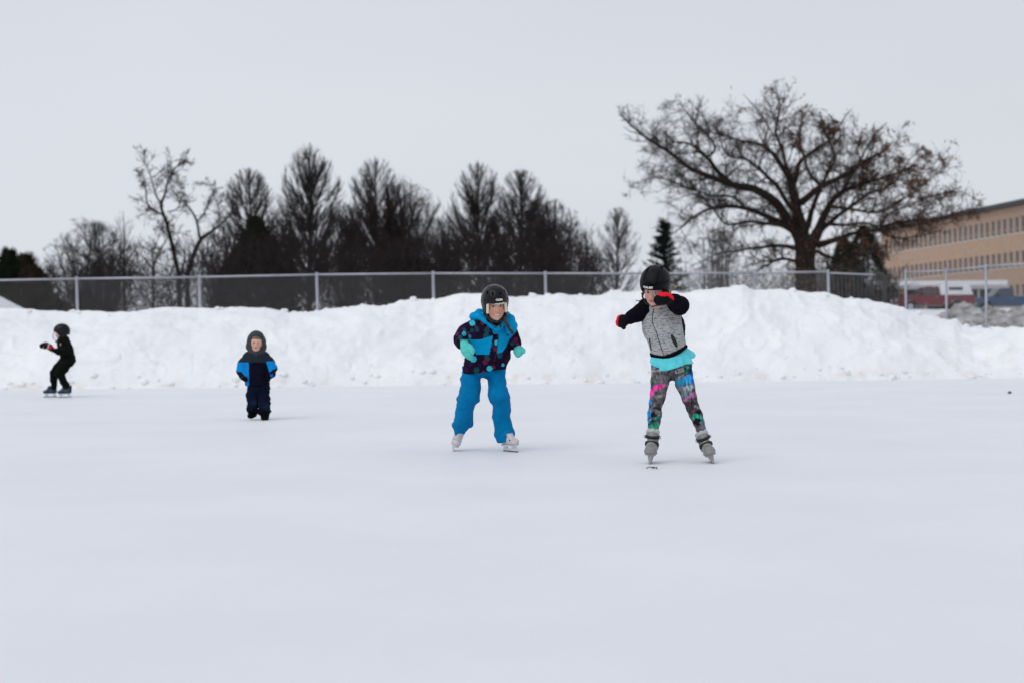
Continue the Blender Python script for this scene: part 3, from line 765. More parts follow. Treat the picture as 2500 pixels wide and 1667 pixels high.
# ------------------------------------------------------------------ conifers
def conifer(px, top_y, hw, d, seed, label, mt='needles', spiky=True, n=5000, group=None, name='spruce_tree'):
    r = np.random.default_rng(seed); top = P(px, top_y, d); bz = float(terrain(top[0], top[1])); H = top[2] - bz; W = hw * d / F_PX
    base = np.array([top[0], top[1], bz]); root = empty(name, base, label, 'tree', group)
    v, f = tube([base, base + [0, 0, H * .98]], [.02 * H, .01], 7); mesh_obj('trunk', v, f, M['bark'], root)
    A = []; B = []; R = []
    if spiky:
        nl = 19
        for k in range(nl):
            u = (k + .5) / nl; z = bz + H * (.10 + .90 * u); wl_ = W * 1.15 * (1 - u) ** .9 * r.uniform(.75, 1.15) + .08
            for j in range(11):
                az = j * .571 + r.normal() * .25 + k * 1.7; L = wl_ * r.uniform(.55, 1.15)
                d0 = np.array([math.cos(az), math.sin(az), -.28 + .6 * u]); p = np.array([base[0], base[1], z + r.normal() * H * .016])
                pts = [p]
                for s in range(5): d0[2] += .10; pts.append(pts[-1] + d0 / np.linalg.norm(d0) * L / 5)
                for s in range(5):
                    A.append(pts[s]); B.append(pts[s + 1]); R.append(.02)
                    for q in range(7):
                        t = r.random(); c = pts[s] * (1 - t) + pts[s + 1] * t
                        w = np.array([r.normal() * .6, r.normal() * .6, -.25 + r.normal() * .35]); w /= np.linalg.norm(w)
                        A.append(c); B.append(c + (w * .6 + d0 / np.linalg.norm(d0) * .6) * r.uniform(.08, .3)); R.append(.022)
    else:
        for k in range(n):
            u = r.random() ** 1.3; az = r.uniform(0, 6.283); bump = 1 + .22 * math.sin(az * 3 + u * 9 + seed) + .12 * math.sin(az * 7 - u * 17)
            wr = W * (1 - u ** 1.7) ** .8 * bump * r.uniform(.72, 1.03)
            p = np.array([base[0] + math.cos(az) * wr, base[1] + math.sin(az) * wr, bz + H * u])
            w = np.array([math.cos(az) * .5, math.sin(az) * .5, .8]) + r.normal(size=3) * .3; w /= np.linalg.norm(w)
            A.append(p); B.append(p + w * r.uniform(.12, .4)); R.append(r.uniform(.02, .05))
    R = np.array(R); v, q = prisms(np.array(A), np.array(B), R, R * .3, 3)
    mesh_obj('crown', v, q, M[mt], root, smooth=False); return root
conifer(1621, 545, 84, 62, 71, 'young spruce with dark tiered boughs just behind the grey-sleeved skater')
conifer(22, 624, 32, 50, 72, 'dark green cedar at the far left edge behind the fence', 'needles', False, 4500, name='cedar_tree')
conifer(62, 637, 44, 52, 73, 'wide reddish-brown cedar bush right beside the dark green one', 'brown_needles', False, 6000, name='cedar_tree')
conifer(78, 668, 68, 50, 74, 'low broad brown cedar bush filling the fence panel at far left', 'brown_needles', False, 7000, name='cedar_tree')
conifer(622, 540, 98, 60, 75, 'dark rounded evergreen in the thicket below the hazy pointed tree', 'needles', False, 9000, name='cedar_tree')
conifer(2108, 556, 74, 118, 76, 'dark tall evergreen against the left end of the tan building', 'needles', False, 9000, name='cedar_tree')
conifer(2060, 585, 58, 112, 77, 'dark evergreen nearer the oak trunk, left of the taller one', 'needles', False, 6000, name='cedar_tree')

# ------------------------------------------------------------------ the big oak
def oak():
    d = 60.0; org = (1450, 180); sc = 2.352; t = Tree(101)
    LM = [
     (0, [(1215, 1330, 86), (1213, 1230, 70), (1215, 1120, 64), (1216, 1000, 66), (1215, 930, 66)]),
     (-1, [(1190, 990, 44), (1150, 900, 38), (1085, 815, 30), (1010, 710, 27), (900, 660, 24), (780, 630, 20), (640, 590, 16), (540, 540, 13), (430, 450, 11), (320, 380, 8), (220, 300, 5), (140, 220, 2)]),
     (-1.5, [(800, 634, 17), (705, 560, 14), (645, 480, 11), (560, 410, 8), (470, 395, 5), (400, 340, 2)]),
     (.6, [(645, 485, 9), (690, 420, 7), (600, 300, 6), (530, 220, 4), (480, 140, 2)]),
     (1.5, [(1150, 910, 24), (1010, 825, 17), (880, 780, 13), (760, 765, 11), (650, 780, 9), (540, 850, 6), (440, 930, 3)]),
     (-2, [(880, 780, 9), (800, 705, 8), (660, 700, 6), (500, 640, 5), (350, 600, 3), (200, 640, 1.5)]),
     (2, [(1170, 1010, 15), (1060, 985, 11), (950, 1000, 9), (850, 1020, 6), (700, 1040, 4), (560, 1110, 2)]),
     (.3, [(1205, 980, 46), (1180, 850, 37), (1165, 740, 32), (1145, 660, 27), (1115, 590, 21), (1040, 480, 14), (960, 410, 11), (860, 395, 8), (760, 365, 5), (640, 330, 2)]),
     (1.6, [(1150, 690, 20), (1160, 570, 16), (1200, 485, 13), (1290, 430, 10), (1380, 360, 7), (1440, 250, 4), (1480, 200, 2)]),
     (-1.6, [(1118, 595, 13), (1085, 450, 10), (1040, 330, 8), (1065, 210, 5), (1045, 75, 2)]),
     (2.4, [(965, 412, 7), (1000, 300, 5), (930, 200, 3), (860, 120, 1.5)]),
     (.5, [(1240, 990, 44), (1305, 870, 29), (1345, 760, 21), (1420, 680, 16), (1520, 640, 12), (1640, 600, 8), (1780, 560, 4), (1900, 480, 2)]),
     (-.8, [(1185, 740, 25), (1270, 680, 20), (1360, 620, 16), (1460, 580, 13), (1540, 510, 10), (1640, 460, 7), (1720, 390, 3)]),
     (1.8, [(1300, 650, 12), (1240, 570, 10), (1215, 500, 8), (1180, 380, 6), (1200, 260, 4), (1250, 180, 2)]),
     (-1.2, [(1280, 980, 24), (1400, 950, 16), (1500, 912, 12), (1620, 895, 9), (1700, 865, 8), (1850, 845, 6), (2000, 830, 4), (2140, 790, 2)]),
     (1.0, [(1640, 893, 7), (1680, 820, 6), (1800, 760, 5), (1950, 700, 4), (2100, 680, 3), (2230, 740, 1.5)]),
     (-2.2, [(1345, 760, 12), (1480, 780, 9), (1620, 800, 7), (1750, 740, 5), (1900, 640, 3), (2030, 530, 1.5)]),
     (2.2, [(1420, 680, 10), (1500, 560, 8), (1560, 440, 6), (1640, 320, 4), (1680, 280, 2)]),
     (-2.4, [(1320, 860, 12), (1420, 870, 9), (1560, 860, 7), (1700, 930, 5), (1850, 940, 3), (2000, 900, 2)]),
     (2.6, [(1165, 1080, 12), (1080, 1060, 9), (980, 1110, 6), (900, 1170, 3)]),
     (-2.6, [(1260, 1010, 14), (1380, 1060, 9), (1500, 1040, 6), (1620, 1080, 3)]),
     (3.2, [(1215, 900, 22), (1260, 760, 16), (1330, 600, 12), (1380, 480, 9), (1330, 330, 6), (1300, 220, 3)]),
     (-3.2, [(1205, 900, 22), (1130, 760, 15), (1000, 600, 11), (880, 500, 8), (760, 460, 5), (690, 250, 2)]),
     (3.5, [(1250, 950, 20), (1400, 820, 14), (1560, 700, 10), (1700, 640, 7), (1800, 520, 4), (1880, 430, 2)]),
     (-3.6, [(1200, 940, 20), (1060, 870, 13), (900, 850, 9), (760, 860, 6), (620, 700, 4), (480, 560, 2), (330, 520, 1)]),
    ]
    outl = [(org[0] + x / sc, org[1] + y / sc) for x, y in ((110, 190), (250, 190), (350, 120), (500, 105), (640, 125), (700, 190), (800, 165), (880, 105), (1000, 95), (1045, 50), (1110, 85), (1300, 140), (1400, 185), (1500, 185), (1620, 230), (1720, 300), (1770, 375), (1860, 380), (1930, 425), (2050, 500),
        (2070, 600), (2150, 655), (2260, 760), (2200, 850), (2000, 960), (1700, 1000), (1600, 1110), (1350, 1150), (1050, 1150), (850, 1190), (500, 1150), (420, 900), (230, 770), (120, 690), (180, 560), (120, 450), (140, 300))]
    oc_ = P(org[0] + 1180 / sc, org[1] + 700 / sc, d)
    ox_ = np.array([P(x, y, d) for x, y in outl]); pl = [(q[0], q[2]) for q in ox_]
    def oenv(q):     # the crown outline, the same in depth as in width
        w = q + np.stack([noise3(q, 1.1, 60), q[:, 1] * 0, noise3(q, 1.1, 61)], 1) * .28
        return inpoly(w[:, 0], w[:, 2], pl) & (np.abs(q[:, 1] - d) < 6)
    t.env = oenv
    root = None; limbs = []; sp, sd, sl, sr = [], [], [], []
    k_ = d / F_PX / sc
    for (dep, pth) in LM:
        n = len(pth); pts = [];
        for k, (x, y, r) in enumerate(pth):
            p = P(org[0] + x / sc, org[1] + y / sc, d + dep * (k / max(1, n - 1)) ** .8 * 1.3); pts.append(p)
        rad = [r * k_ * .9 for (_, _, r) in pth]
        if root is None:
            bz = float(terrain(pts[0][0], pts[0][1])); base = np.array([pts[0][0], pts[0][1], bz])
            root = empty('oak_tree', base, 'huge spreading oak with thick trunk and dry brown leaves, beside the tan building', 'tree')
            pts = [base] + pts; rad = [rad[0] * 1.5] + rad
        m = 4; c = catmull(pts, m); rr = np.interp(np.linspace(0, len(pts) - 1, len(c)), range(len(pts)), rad)
        c = c + np.stack([noise3(c, 1.3, 5), noise3(c, 1.3, 8), noise3(c, 1.3, 9)], 1) * np.minimum(.10, rr * .6 + .03)[:, None]
        limbs.append(tube(c, np.maximum(rr, .012), 10 if rad[0] > .4 else 8))
        if len(LM[0][1]) == n and dep == 0: continue
        seg = np.linalg.norm(np.diff(c, axis=0), axis=1); cum = np.concatenate([[0], np.cumsum(seg)]); tot = cum[-1]
        for s in np.arange(tot * .12, tot, .17):
            j = min(len(c) - 2, int(np.searchsorted(cum, s) - 1)); ax = (c[j + 1] - c[j]) / (seg[j] + 1e-9)
            if s / tot < .35 and t.r.random() < .5: continue
            sp.append(c[j] + ax * (s - cum[j])); sd.append(ax); sl.append(t.r.uniform(.8, 2.5) * (1 - .35 * s / tot)); sr.append(min(.03, rr[j] * .5))
    Pp = np.array(sp); D = t.perp_rot(np.array(sd), np.radians(t.r.uniform(30, 75, len(Pp))))
    D = t.unit(D + [0, 0, .15])
    t.grow(Pp, D, np.array(sl), np.array(sr), [dict(n=5, wig=.2, up=.035, kids=6.5, ang=(28, 65), ratio=.5, rmin=.008),
        dict(n=3, wig=.24, up=.02, kids=7.0, ang=(25, 60), ratio=.85, rmin=.006), dict(cone=1, up=.1)])
    S = finish_tree('oak', t, limbs, root, M['oak_bark'], M['twig'])
    x0 = base[0]
    leaf_part(S, 12000, t.r, root, .055, lambda S: (S[:, 6] < .02) * (.10 + sstep(S[:, 0] - x0, -5, 3.5)) * (.35 + np.clip(noise3(S[:, :3], .9, 3) + .1, 0, 1)))
    # dead leaves clinging round the foot of the trunk
    r = t.r
    S2 = np.zeros((900, 8)); z = r.uniform(1.2, 4.2, 900); a = r.uniform(0, 6.28, 900); q = .75
    S2[:, 0] = base[0] + np.cos(a) * q; S2[:, 1] = base[1] + np.sin(a) * q; S2[:, 2] = base[2] + z; S2[:, 3:6] = S2[:, :3] + r.normal(size=(900, 3)) * .2
    leaf_part(S2, 700, r, root, .07)
oak()

# ------------------------------------------------------------------ poles
def pole(px, top_y, bot_d, r, label):
    t = P(px, top_y, bot_d); bz = float(terrain(t[0], t[1])); root = empty('light_pole', (t[0], t[1], bz), label, 'pole')
    v, f = tube([(t[0], t[1], bz), (t[0], t[1], t[2])], [r * 1.3, r * .8], 8); mesh_obj('mast', v, f, M['galv'], root)
    v, f = boxes([(t[0] - .35, t[0] + .35, t[1] - .12, t[1] + .12, t[2], t[2] + .14)]); mesh_obj('lamp_head', v, f, M['galv'], root)
pole(1718, 585, 95, .07, 'slim grey light pole standing left of the big oak, right of the spruce')

# ------------------------------------------------------------------ tan building
M['brick'] = mat('tan_brick', (.42, .295, .215), .9, .10, 3, bump=.01, bscale=40, spec=.2)
M['brick_side'] = M['brick']
M['glass'] = mat('window_glass', (.05, .055, .065), .12, .3, .8, spec=.6)
M['frame'] = mat('window_frame', (.42, .42, .44), .5)
M['eave'] = mat('dark_eave', (.04, .042, .045), .7, .2, 2)
M['sill'] = mat('stone_sill', (.55, .54, .53), .8, .1, 3)
A0 = P(2500, 500, 130.0); B0 = P(2150, 566, 163.0)
bg_z = 3.15
u_ = (B0 - A0)[:2]; Lf = np.linalg.norm(u_); u_ = u_ / Lf; nrm = np.array([-u_[1], u_[0]])  # facing the camera side
if nrm.dot(-A0[:2]) < 0: nrm = -nrm
eave_z = A0[2]; ext = 22.0
O = A0[:2] - u_ * ext; Ltot = Lf + ext
def bpt(s, o, z): return np.array([O[0] + u_[0] * s + nrm[0] * o, O[1] + u_[1] * s + nrm[1] * o, z])
def bbox(s0, s1, o0, o1, z0, z1):
    V = [bpt(s, o, z) for z in (z0, z1) for (s, o) in ((s0, o0), (s1, o0), (s1, o1), (s0, o1))]
    return np.array(V), [(0, 3, 2, 1), (4, 5, 6, 7), (0, 1, 5, 4), (1, 2, 6, 5), (2, 3, 7, 6), (3, 0, 4, 7)]
bl = empty('school_building', bpt(Ltot / 2, 0, bg_z), 'long three-storey tan brick building with rows of narrow windows at the right edge', 'building')
rows = [(9.66 + CAM_H, 11.2 + CAM_H), (6.55 + CAM_H, 7.98 + CAM_H), (3.45 + CAM_H, 4.9 + CAM_H)]
zz = [bg_z - .3]
for lo_, hi_ in sorted(rows): zz += [lo_, hi_]
zz += [eave_z]
pitch = 1.17; ww = .72
ns = np.arange(.8, Ltot - 1.2, pitch)
parts = [bbox(0, Ltot, -14, -.30, bg_z - .3, eave_z - .02)]
for k in range(0, len(zz), 2): parts.append(bbox(0, Ltot, -.30, 0, zz[k], zz[k + 1]))
for lo_, hi_ in rows:
    e = [0.0]
    for s in ns: e += [s, s + ww]
    e += [Ltot]
    for k in range(0, len(e), 2): parts.append(bbox(e[k], e[k + 1], -.30, -.004, lo_, hi_))
v, f = join(parts); mesh_obj('brick_wall', v, f, M['brick'], bl, smooth=False)
v, f = join([bbox(-.6, Ltot + .6, -14.6, .7, eave_z, eave_z + .42)]); ro = mesh_obj('roof', v, f, M['eave'], bl, smooth=False)
v, f = join([bbox(0, Ltot, -13.6, -.1, eave_z + .42, eave_z + .6)]); mesh_obj('roof_snow', v, f, M['snow'], ro, smooth=False)
v, f = join([bbox(ext - 6, ext + 3.5, -9, -1.5, eave_z + .6, eave_z + 1.15)]); mesh_obj('roof_unit', v, f, M['eave'], ro, smooth=False)
proto = None; wc = 0
for lo_, hi_ in rows:
    for s in ns:
        if proto is None:
            gl = bbox(s, s + ww, -.16, -.12, lo_, hi_)
            wv, wf = gl; off = bpt(s, 0, lo_)
            fr = join([bbox(s, s + .05, -.12, -.07, lo_, hi_), bbox(s + ww - .05, s + ww, -.12, -.07, lo_, hi_), bbox(s + .05, s + ww - .05, -.12, -.07, hi_ - .05, hi_), bbox(s + .05, s + ww - .05, -.12, -.08, lo_ + .42, lo_ + .47)])
            si = bbox(s - .03, s + ww + .03, -.12, .05, lo_ - .06, lo_ + .05)
            def mk(nm, vf, m_):
                me = bpy.data.meshes.new(nm); me.from_pydata((vf[0] - off).tolist(), [], vf[1]); me.materials.append(m_); return me
            mg, mf, ms = mk('window', gl, M['glass']), mk('frame', fr, M['frame']), mk('sill', si, M['sill']); proto = True
        ow = bpy.data.objects.new('window', mg); COL.objects.link(ow); ow.parent = bl
        ow.location = bpt(s, 0, lo_) - np.array(bl['_o']); wc += 1
        if s > ext - 3:
            of = bpy.data.objects.new('frame', mf); COL.objects.link(of); of.parent = ow
            os_ = bpy.data.objects.new('sill', ms); COL.objects.link(os_); os_.parent = ow

# ------------------------------------------------------------------ canopy (covered walkway with snow on top)
cz = P(2270, 698, 118)[2]; cx0 = P(2107, 698, 120)[0]; cx1 = P(2436, 698, 120)[0]; cyy = 119
cg = float(terrain(30, 118))
can = empty('covered_walkway', ((cx0 + cx1) / 2, cyy, cg), 'low covered walkway with flat snowy roof and dark glazed back behind the pickups', 'canopy')
M['dark_wall'] = mat('dark_panel', (.035, .04, .045), .5, .3, 1)
M['grey_panel'] = mat('grey_panel', (.30, .32, .33), .6, .2, 2)
v, f = boxes([(cx0, cx1, cyy - 1.6, cyy + 1.6, cz - .3, cz)]); mesh_obj('roof_slab', v, f, M['frame'], can, smooth=False)
v, f = boxes([(cx0 + .05, cx1 - .05, cyy - 1.5, cyy + 1.5, cz, cz + .38)])
mesh_obj('roof_snow', v, f, M['snow'], can, smooth=False)
v, f = boxes([(cx0 + .3, cx1 - .3, cyy + 1.3, cyy + 1.45, cg, cz - .3)]); mesh_obj('back_wall', v, f, M['dark_wall'], can, smooth=False)
for k in range(6):
    x = cx0 + .2 + (cx1 - cx0 - .4) * k / 5
    v, f = boxes([(x - .07, x + .07, cyy - 1.4, cyy - 1.26, cg, cz - .3)]); mesh_obj('pillar', v, f, M['frame'], can, smooth=False)
for k in range(9):
    x = cx0 + .6 + k * .52
    v, f = boxes([(x, x + .42, cyy + 1.18, cyy + 1.28, cg + .4, cg + 1.75)]); mesh_obj('panel', v, f, M['grey_panel'], can, smooth=False)
v, f = boxes([(cx0 + 1.9, cx0 + 2.9, cyy - 1.3, cyy - 1.24, cz - .75, cz - .45)])
M['yellow'] = mat('yellow_paint', (.45, .27, .04), .6)
mesh_obj('hanging_sign', v, f, M['yellow'], can, smooth=False)
oc = P(2071, 700, 112); og = float(terrain(oc[0], oc[1]))
M['orange'] = mat('orange_plastic', (.75, .16, .05), .5)
mk_ = empty('barrier_post', (oc[0], oc[1], og), 'slim post with orange top seen through the gate left of the red pickup', 'post')
v, f = tube([(oc[0], oc[1], og), (oc[0], oc[1], oc[2] - .2)], .05, 8); mesh_obj('pole', v, f, M['galv'], mk_)
v, f = tube([(oc[0], oc[1], oc[2] - .2), (oc[0], oc[1], oc[2] + .3)], [.14, .12], 8); mesh_obj('orange_top', v, f, M['orange'], mk_)

# ------------------------------------------------------------------ pickups
def pickup(x_front, dpt, paint, label, cap=False, flip=False, L=5.6, rz=0):
    """side profile along +x from the nose; nose to the left"""
    gz = float(terrain(x_front + 3, dpt))
    root = empty('pickup_truck', (x_front, dpt, gz), label, 'pickup truck')
    root['_o'] = (0.0, 0.0, 0.0)
    W = .95
    def prism(prof, w0, w1, bev=.0):
        n = len(prof); V = []; 
        for yy in (w0, w1):
            for (x, z) in prof: V.append((x, yy, z))
        Fq = [tuple(range(n)), tuple(range(2 * n - 1, n - 1, -1))] + [(i, i + n, (i + 1) % n + n, (i + 1) % n) for i in range(n)]
        return np.array(V, float), Fq
    def arch(cx, r=.45, z0=.42, n=8):
        return [(cx - r * math.cos(a), z0 + r * math.sin(a)) for a in np.linspace(0, math.pi, n)]
    low = [(.05, .42)] + arch(.98) + [(1.5, .42)] + arch(4.25) + [(L, .45), (L, .62), (L - .02, 1.16), (3.15, 1.14), (3.1, 1.2), (1.55, 1.16), (1.4, 1.14), (.25, 1.02), (.08, .9), (.02, .65)]
    v, f = prism(low, -W, W); body = mesh_obj('body', v, f, paint, root, smooth=False)
    v, f = prism([(1.5, 1.16), (2.05, 1.72), (2.2, 1.77), (2.95, 1.77), (3.08, 1.7), (3.1, 1.2)], -W + .14, W - .14); mesh_obj('cab', v, f, paint, root, smooth=False)
    v, f = prism([(1.68, 1.2), (2.08, 1.64), (2.95, 1.64), (2.98, 1.2)], -W + .12, W - .12); gl = mesh_obj('side_window', v, f, M['glass'], root, smooth=False)
    v, f = boxes([(2.45, 2.52, -W + .11, W - .11, 1.2, 1.66)]); mesh_obj('window_post', v, f, paint, gl, smooth=False)
    V = [(1.53, -W + .2, 1.17), (1.53, W - .2, 1.17), (2.03, W - .24, 1.69), (2.03, -W + .24, 1.69)]
    V = np.array(V) + [-.012, 0, .012]
    mesh_obj('windscreen', np.vstack([V, V + [.03, 0, -.03]]), [(0, 1, 2, 3), (7, 6, 5, 4), (0, 4, 5, 1), (1, 5, 6, 2), (2, 6, 7, 3), (3, 7, 4, 0)], M['glass'], root, smooth=False)
    for cx in (.98, 4.25):
        for sy in (-1, 1):
            y0 = sy * (W - .26); y1 = sy * (W - .02)
            v, f = tube([(cx, y0, .36), (cx, y1, .36)], .36, 18); wh = mesh_obj('wheel', v, f, M['rubber'], root, smooth=False)
            v, f = tube([(cx, y1, .36), (cx, y1 + sy * .02, .36)], .2, 12); mesh_obj('rim', v, f, M['galv'], wh, smooth=False)
    for yy in (-1, 1):
        v, f = boxes([(-.01, .08, yy * .62 - .16, yy * .62 + .16, .68, .86)]); mesh_obj('headlight', v, f, M['lamp'], root, smooth=False)
        v, f = boxes([(L - .03, L + .02, yy * .82 - .08, yy * .82 + .08, .75, 1.08)]); mesh_obj('tail_light', v, f, M['redlamp'], root, smooth=False)
    v, f = boxes([(-.1, .08, -W + .03, W - .03, .44, .6)]); mesh_obj('bumper', v, f, M['chrome'], root, smooth=False)
    v, f = boxes([(L - .02, L + .14, -W + .03, W - .03, .46, .6)]); mesh_obj('bumper', v, f, M['chrome'], root, smooth=False)
    v, f = boxes([(1.75, 1.88, -W - .14, -W + .02, 1.16, 1.32)]); mesh_obj('mirror', v, f, M['rubber'], root, smooth=False)
    for xd in (1.62, 3.02):
        v, f = boxes([(xd, xd + .02, -W - .003, -W + .02, .5, 1.14)]); mesh_obj('door_seam', v, f, M['rubber'], root, smooth=False)
    v, f = boxes([(2.8, 2.95, -W - .03, -W, 1.0, 1.04)]); mesh_obj('door_handle', v, f, M['chrome'], root, smooth=False)
    if cap:
        v, f = prism([(3.16, 1.165), (3.12, 1.6), (3.2, 2.0), (3.35, 2.06), (5.0, 2.04), (5.15, 1.98), (5.52, 1.17)], -W + .05, W - .05); cp = mesh_obj('bed_cap', v, f, M['white_paint'], root, smooth=False)
        v, f = boxes([(3.75, 4.75, -W + .035, -W + .07, 1.5, 1.72), (3.75, 4.75, W - .07, W - .035, 1.5, 1.72)]); mesh_obj('cap_window', v, f, M['glass'], cp, smooth=False)
        V = np.array([(5.17, -W + .15, 1.9), (5.17, W - .15, 1.9), (5.47, W - .15, 1.27), (5.47, -W + .15, 1.27)]) + [.012, 0, .01]
        mesh_obj('rear_window', np.vstack([V, V + [-.03, 0, -.03]]), [(0, 1, 2, 3), (7, 6, 5, 4), (0, 4, 5, 1), (1, 5, 6, 2), (2, 6, 7, 3), (3, 7, 4, 0)], M['glass'], cp, smooth=False)
    root.rotation_euler.z = rz
    return root
M['rubber'] = mat('rubber', (.015, .015, .016), .8)
M['chrome'] = mat('bumper_steel', (.4, .4, .42), .3, metal=.8)
M['lamp'] = mat('headlamp_glass', (.6, .6, .6), .1)
M['redlamp'] = mat('tail_lamp', (.35, .02, .02), .2)
M['white_paint'] = mat('white_gelcoat', (.72, .73, .76), .4, .04, 3)
M['red_paint'] = mat('dark_red_paint', (.13, .010, .018), .35, .1, 2, coat=.2)
M['blue_paint'] = mat('blue_paint', (.015, .055, .13), .35, .1, 2, coat=.2)
xf = P(2181, 740, 103)[0]
pickup(xf, 103, M['red_paint'], 'dark red pickup with a white cap over its bed, parked behind the right fence', cap=True)
pickup(P(2366, 740, 107)[0], 107, M['blue_paint'], 'blue pickup half hidden behind the red one at the right edge', rz=math.radians(2))

# ------------------------------------------------------------------ ploughed dirty snow pile
def pile(cx, cy, rx, ry, h, seed, label, n=110):
    xs = np.linspace(-1.25, 1.25, n); ys_ = np.linspace(-1.2, 1.2, int(n * .6)); X, Y = np.meshgrid(xs, ys_)
    p = np.stack([X.ravel() * rx + cx, Y.ravel() * ry + cy, X.ravel() * 0], 1)
    r = np.sqrt(X ** 2 + Y ** 2).ravel(); bell = np.clip(1 - r ** 2, 0, 1) ** .7
    gz = terrain(p[:, 0], p[:, 1])
    z = h * bell * (1 + .35 * fbm(p, .8, 3, seed)) + bell ** .5 * (.28 * (1 - np.abs(fbm(p, 1.7, 3, seed + 2))) + .10 * fbm(p, 5, 2, seed + 4)) - .12
    V = p.copy(); V[:, 2] = gz + z
    V[:, 0] += .2 * fbm(p, 2.2, 2, seed + 7) * bell; V[:, 1] += .2 * fbm(p, 2.4, 2, seed + 9) * bell
    nx = n; i = np.arange(len(ys_) - 1)[:, None] * nx + np.arange(nx - 1)[None]
    Q = np.stack([i, i + 1, i + nx + 1, i + nx], -1).reshape(-1, 4)
    o = mesh_obj('dirty_snow_pile', V, Q, M['dirty'], origin=(cx, cy, float(terrain(cx, cy))), cols=np.ones((len(V), 3)))
    return setp(o, label, 'snow pile')
pile(18.6, 54, 3.9, 3.0, 1.55, 81, 'grey dirty ploughed snow pile behind the right fence, below the blue pickup')
pile(15.5, 58, 2.4, 2.4, 1.05, 83, 'lighter low snow pile behind the right fence, below the nose of the red pickup')

# ------------------------------------------------------------------ people
M['skin'] = mat('skin', (.6, .4, .32), .5, attr=True, spec=.35)
M['cloth_col'] = mat('printed_fabric', (.1, .1, .1), .75, attr=True, var=.08, vscale=30, bump=.006, bscale=14, spec=.04)
M['black_fleece'] = mat('black_fleece', (.005, .004, .008), .95, .3, 60, bump=.003, bscale=160, spec=.06)
M['black_cloth'] = mat('black_cloth', (.004, .005, .004), .9, .3, 30, bump=.002, bscale=60, spec=.08)
M['blue_nylon'] = mat('blue_nylon', (.0005, .168, .385), .7, .10, 10, bump=.018, bscale=9, spec=.05)
M['navy_nylon'] = mat('navy_nylon', (.004, .007, .022), .7, .25, 14, bump=.003, bscale=26, spec=.3)
M['knit_teal'] = mat('teal_knit', (.10, .56, .52), .95, .14, 90, bump=.003, bscale=140, spec=.1)
M['helmet'] = mat('black_helmet_shell', (.003, .0035, .005), .28, .2, 12, spec=.24, coat=.03)
M['helmet_matt'] = mat('matt_black_helmet', (.003, .0035, .005), .5, .2, 12, spec=.16)
M['foam'] = mat('beige_foam', (.70, .62, .48), .8)
M['strap'] = mat('black_webbing', (.008, .008, .01), .7)
M['white_print'] = mat('white_print', (.75, .75, .77), .5)
M['grey_print'] = mat('pale_print', (.42, .44, .44), .6)
M['green_print'] = mat('green_print', (.05, .42, .24), .6)
M['hair'] = mat('brown_hair', (.025, .011, .007), .6, .5, 90, stretch=(1, 1, .2))
M['fair_hair'] = mat('fair_hair', (.45, .36, .27), .6, .3, 90)
M['boot_white'] = mat('scuffed_white_boot', (.62, .60, .62), .5, .12, 22, col2=(.50, .42, .40), bump=.001, bscale=80)
M['boot_grey'] = mat('grey_plastic_boot', (.22, .222, .215), .4, .08, 20)
M['boot_liner'] = mat('pale_boot_liner', (.46, .46, .47), .8)
M['steel'] = mat('skate_steel', (.5, .5, .52), .3, metal=.8)
M['holder_grey'] = mat('blade_holder', (.36, .35, .36), .5, .1, 30)
M['holder_white'] = mat('white_blade_holder', (.68, .69, .72), .45, .08, 30)
M['runner'] = mat('dark_runner', (.10, .09, .09), .4, metal=.4)
M['red_fleece'] = mat('red_fleece', (.72, .015, .03), .85, .1, 60, bump=.002, bscale=120)
M['cyan_shirt'] = mat('cyan_jersey', (.10, .62, .70), .8, .08, 12, bump=.002, bscale=50)
M['black_boot'] = mat('black_snow_boot', (.003, .003, .004), .8, spec=.05)
M['blue_boot'] = mat('blue_skate_boot', (.012, .05, .12), .5, .3, 30, col2=(.005, .008, .012))
M['white_plastic'] = mat('white_plastic', (.65, .65, .68), .4)

def rot(yaw=0, pitch=0, roll=0):
    y, p, r = [math.radians(a) for a in (yaw, pitch, roll)]
    f = np.array([math.sin(y) * math.cos(p), -math.cos(y) * math.cos(p), -math.sin(p)])
    up = np.array([0, 0, 1.]) - f * f[2]; up /= np.linalg.norm(up); x = np.cross(f, up)
    x2 = x * math.cos(r) + up * math.sin(r); u2 = up * math.cos(r) - x * math.sin(r)
    return np.stack([x2, f, u2], 1)      # columns: side, forward, up

class Fig:
    def __init__(s, d, crop, feet, label):
        s.d = d; s.crop(*crop); f = s.J(*feet); s.o = np.array([f[0], f[1], 0.0]); s.root = empty('person', s.o, label, 'person'); s.root['group'] = 'children on the rink'
    def crop(s, ox, oy, sc): s.ox, s.oy, s.sc = ox, oy, sc; s.m = s.d / F_PX / sc
    def J(s, x, y, off=0.0):
        p = P(s.ox + x / s.sc, s.oy + y / s.sc, s.d + off); return p
    def chain(s, S, pts, k=.02, sub=False):
        S.chain([s.J(x, y, o) for x, y, o, r in pts], [r * s.m for x, y, o, r in pts], k, sub)
    def uv(s, V):
        px, py = PIX(V); return (px - s.ox) * s.sc, (py - s.oy) * s.sc
    def add(s, name, S, m, disp=(), paint=None, label=None, parent=None):
        V, Q, N = S.mesh(disp)
        cols = paint(V, N) if paint else None
        o = mesh_obj(name, V, Q, m, None, True, origin=s.o, cols=cols)
        o.location = (0, 0, 0); o.parent = parent or s.root
        if label: o['label'] = label
        o['_n'] = 1
        return o, V, Q, N
    def raw(s, name, V, Fs, m, parent=None, smooth=True):
        o = mesh_obj(name, V, Fs, m, None, smooth, origin=s.o); o.location = (0, 0, 0); o.parent = parent or s.root; return o

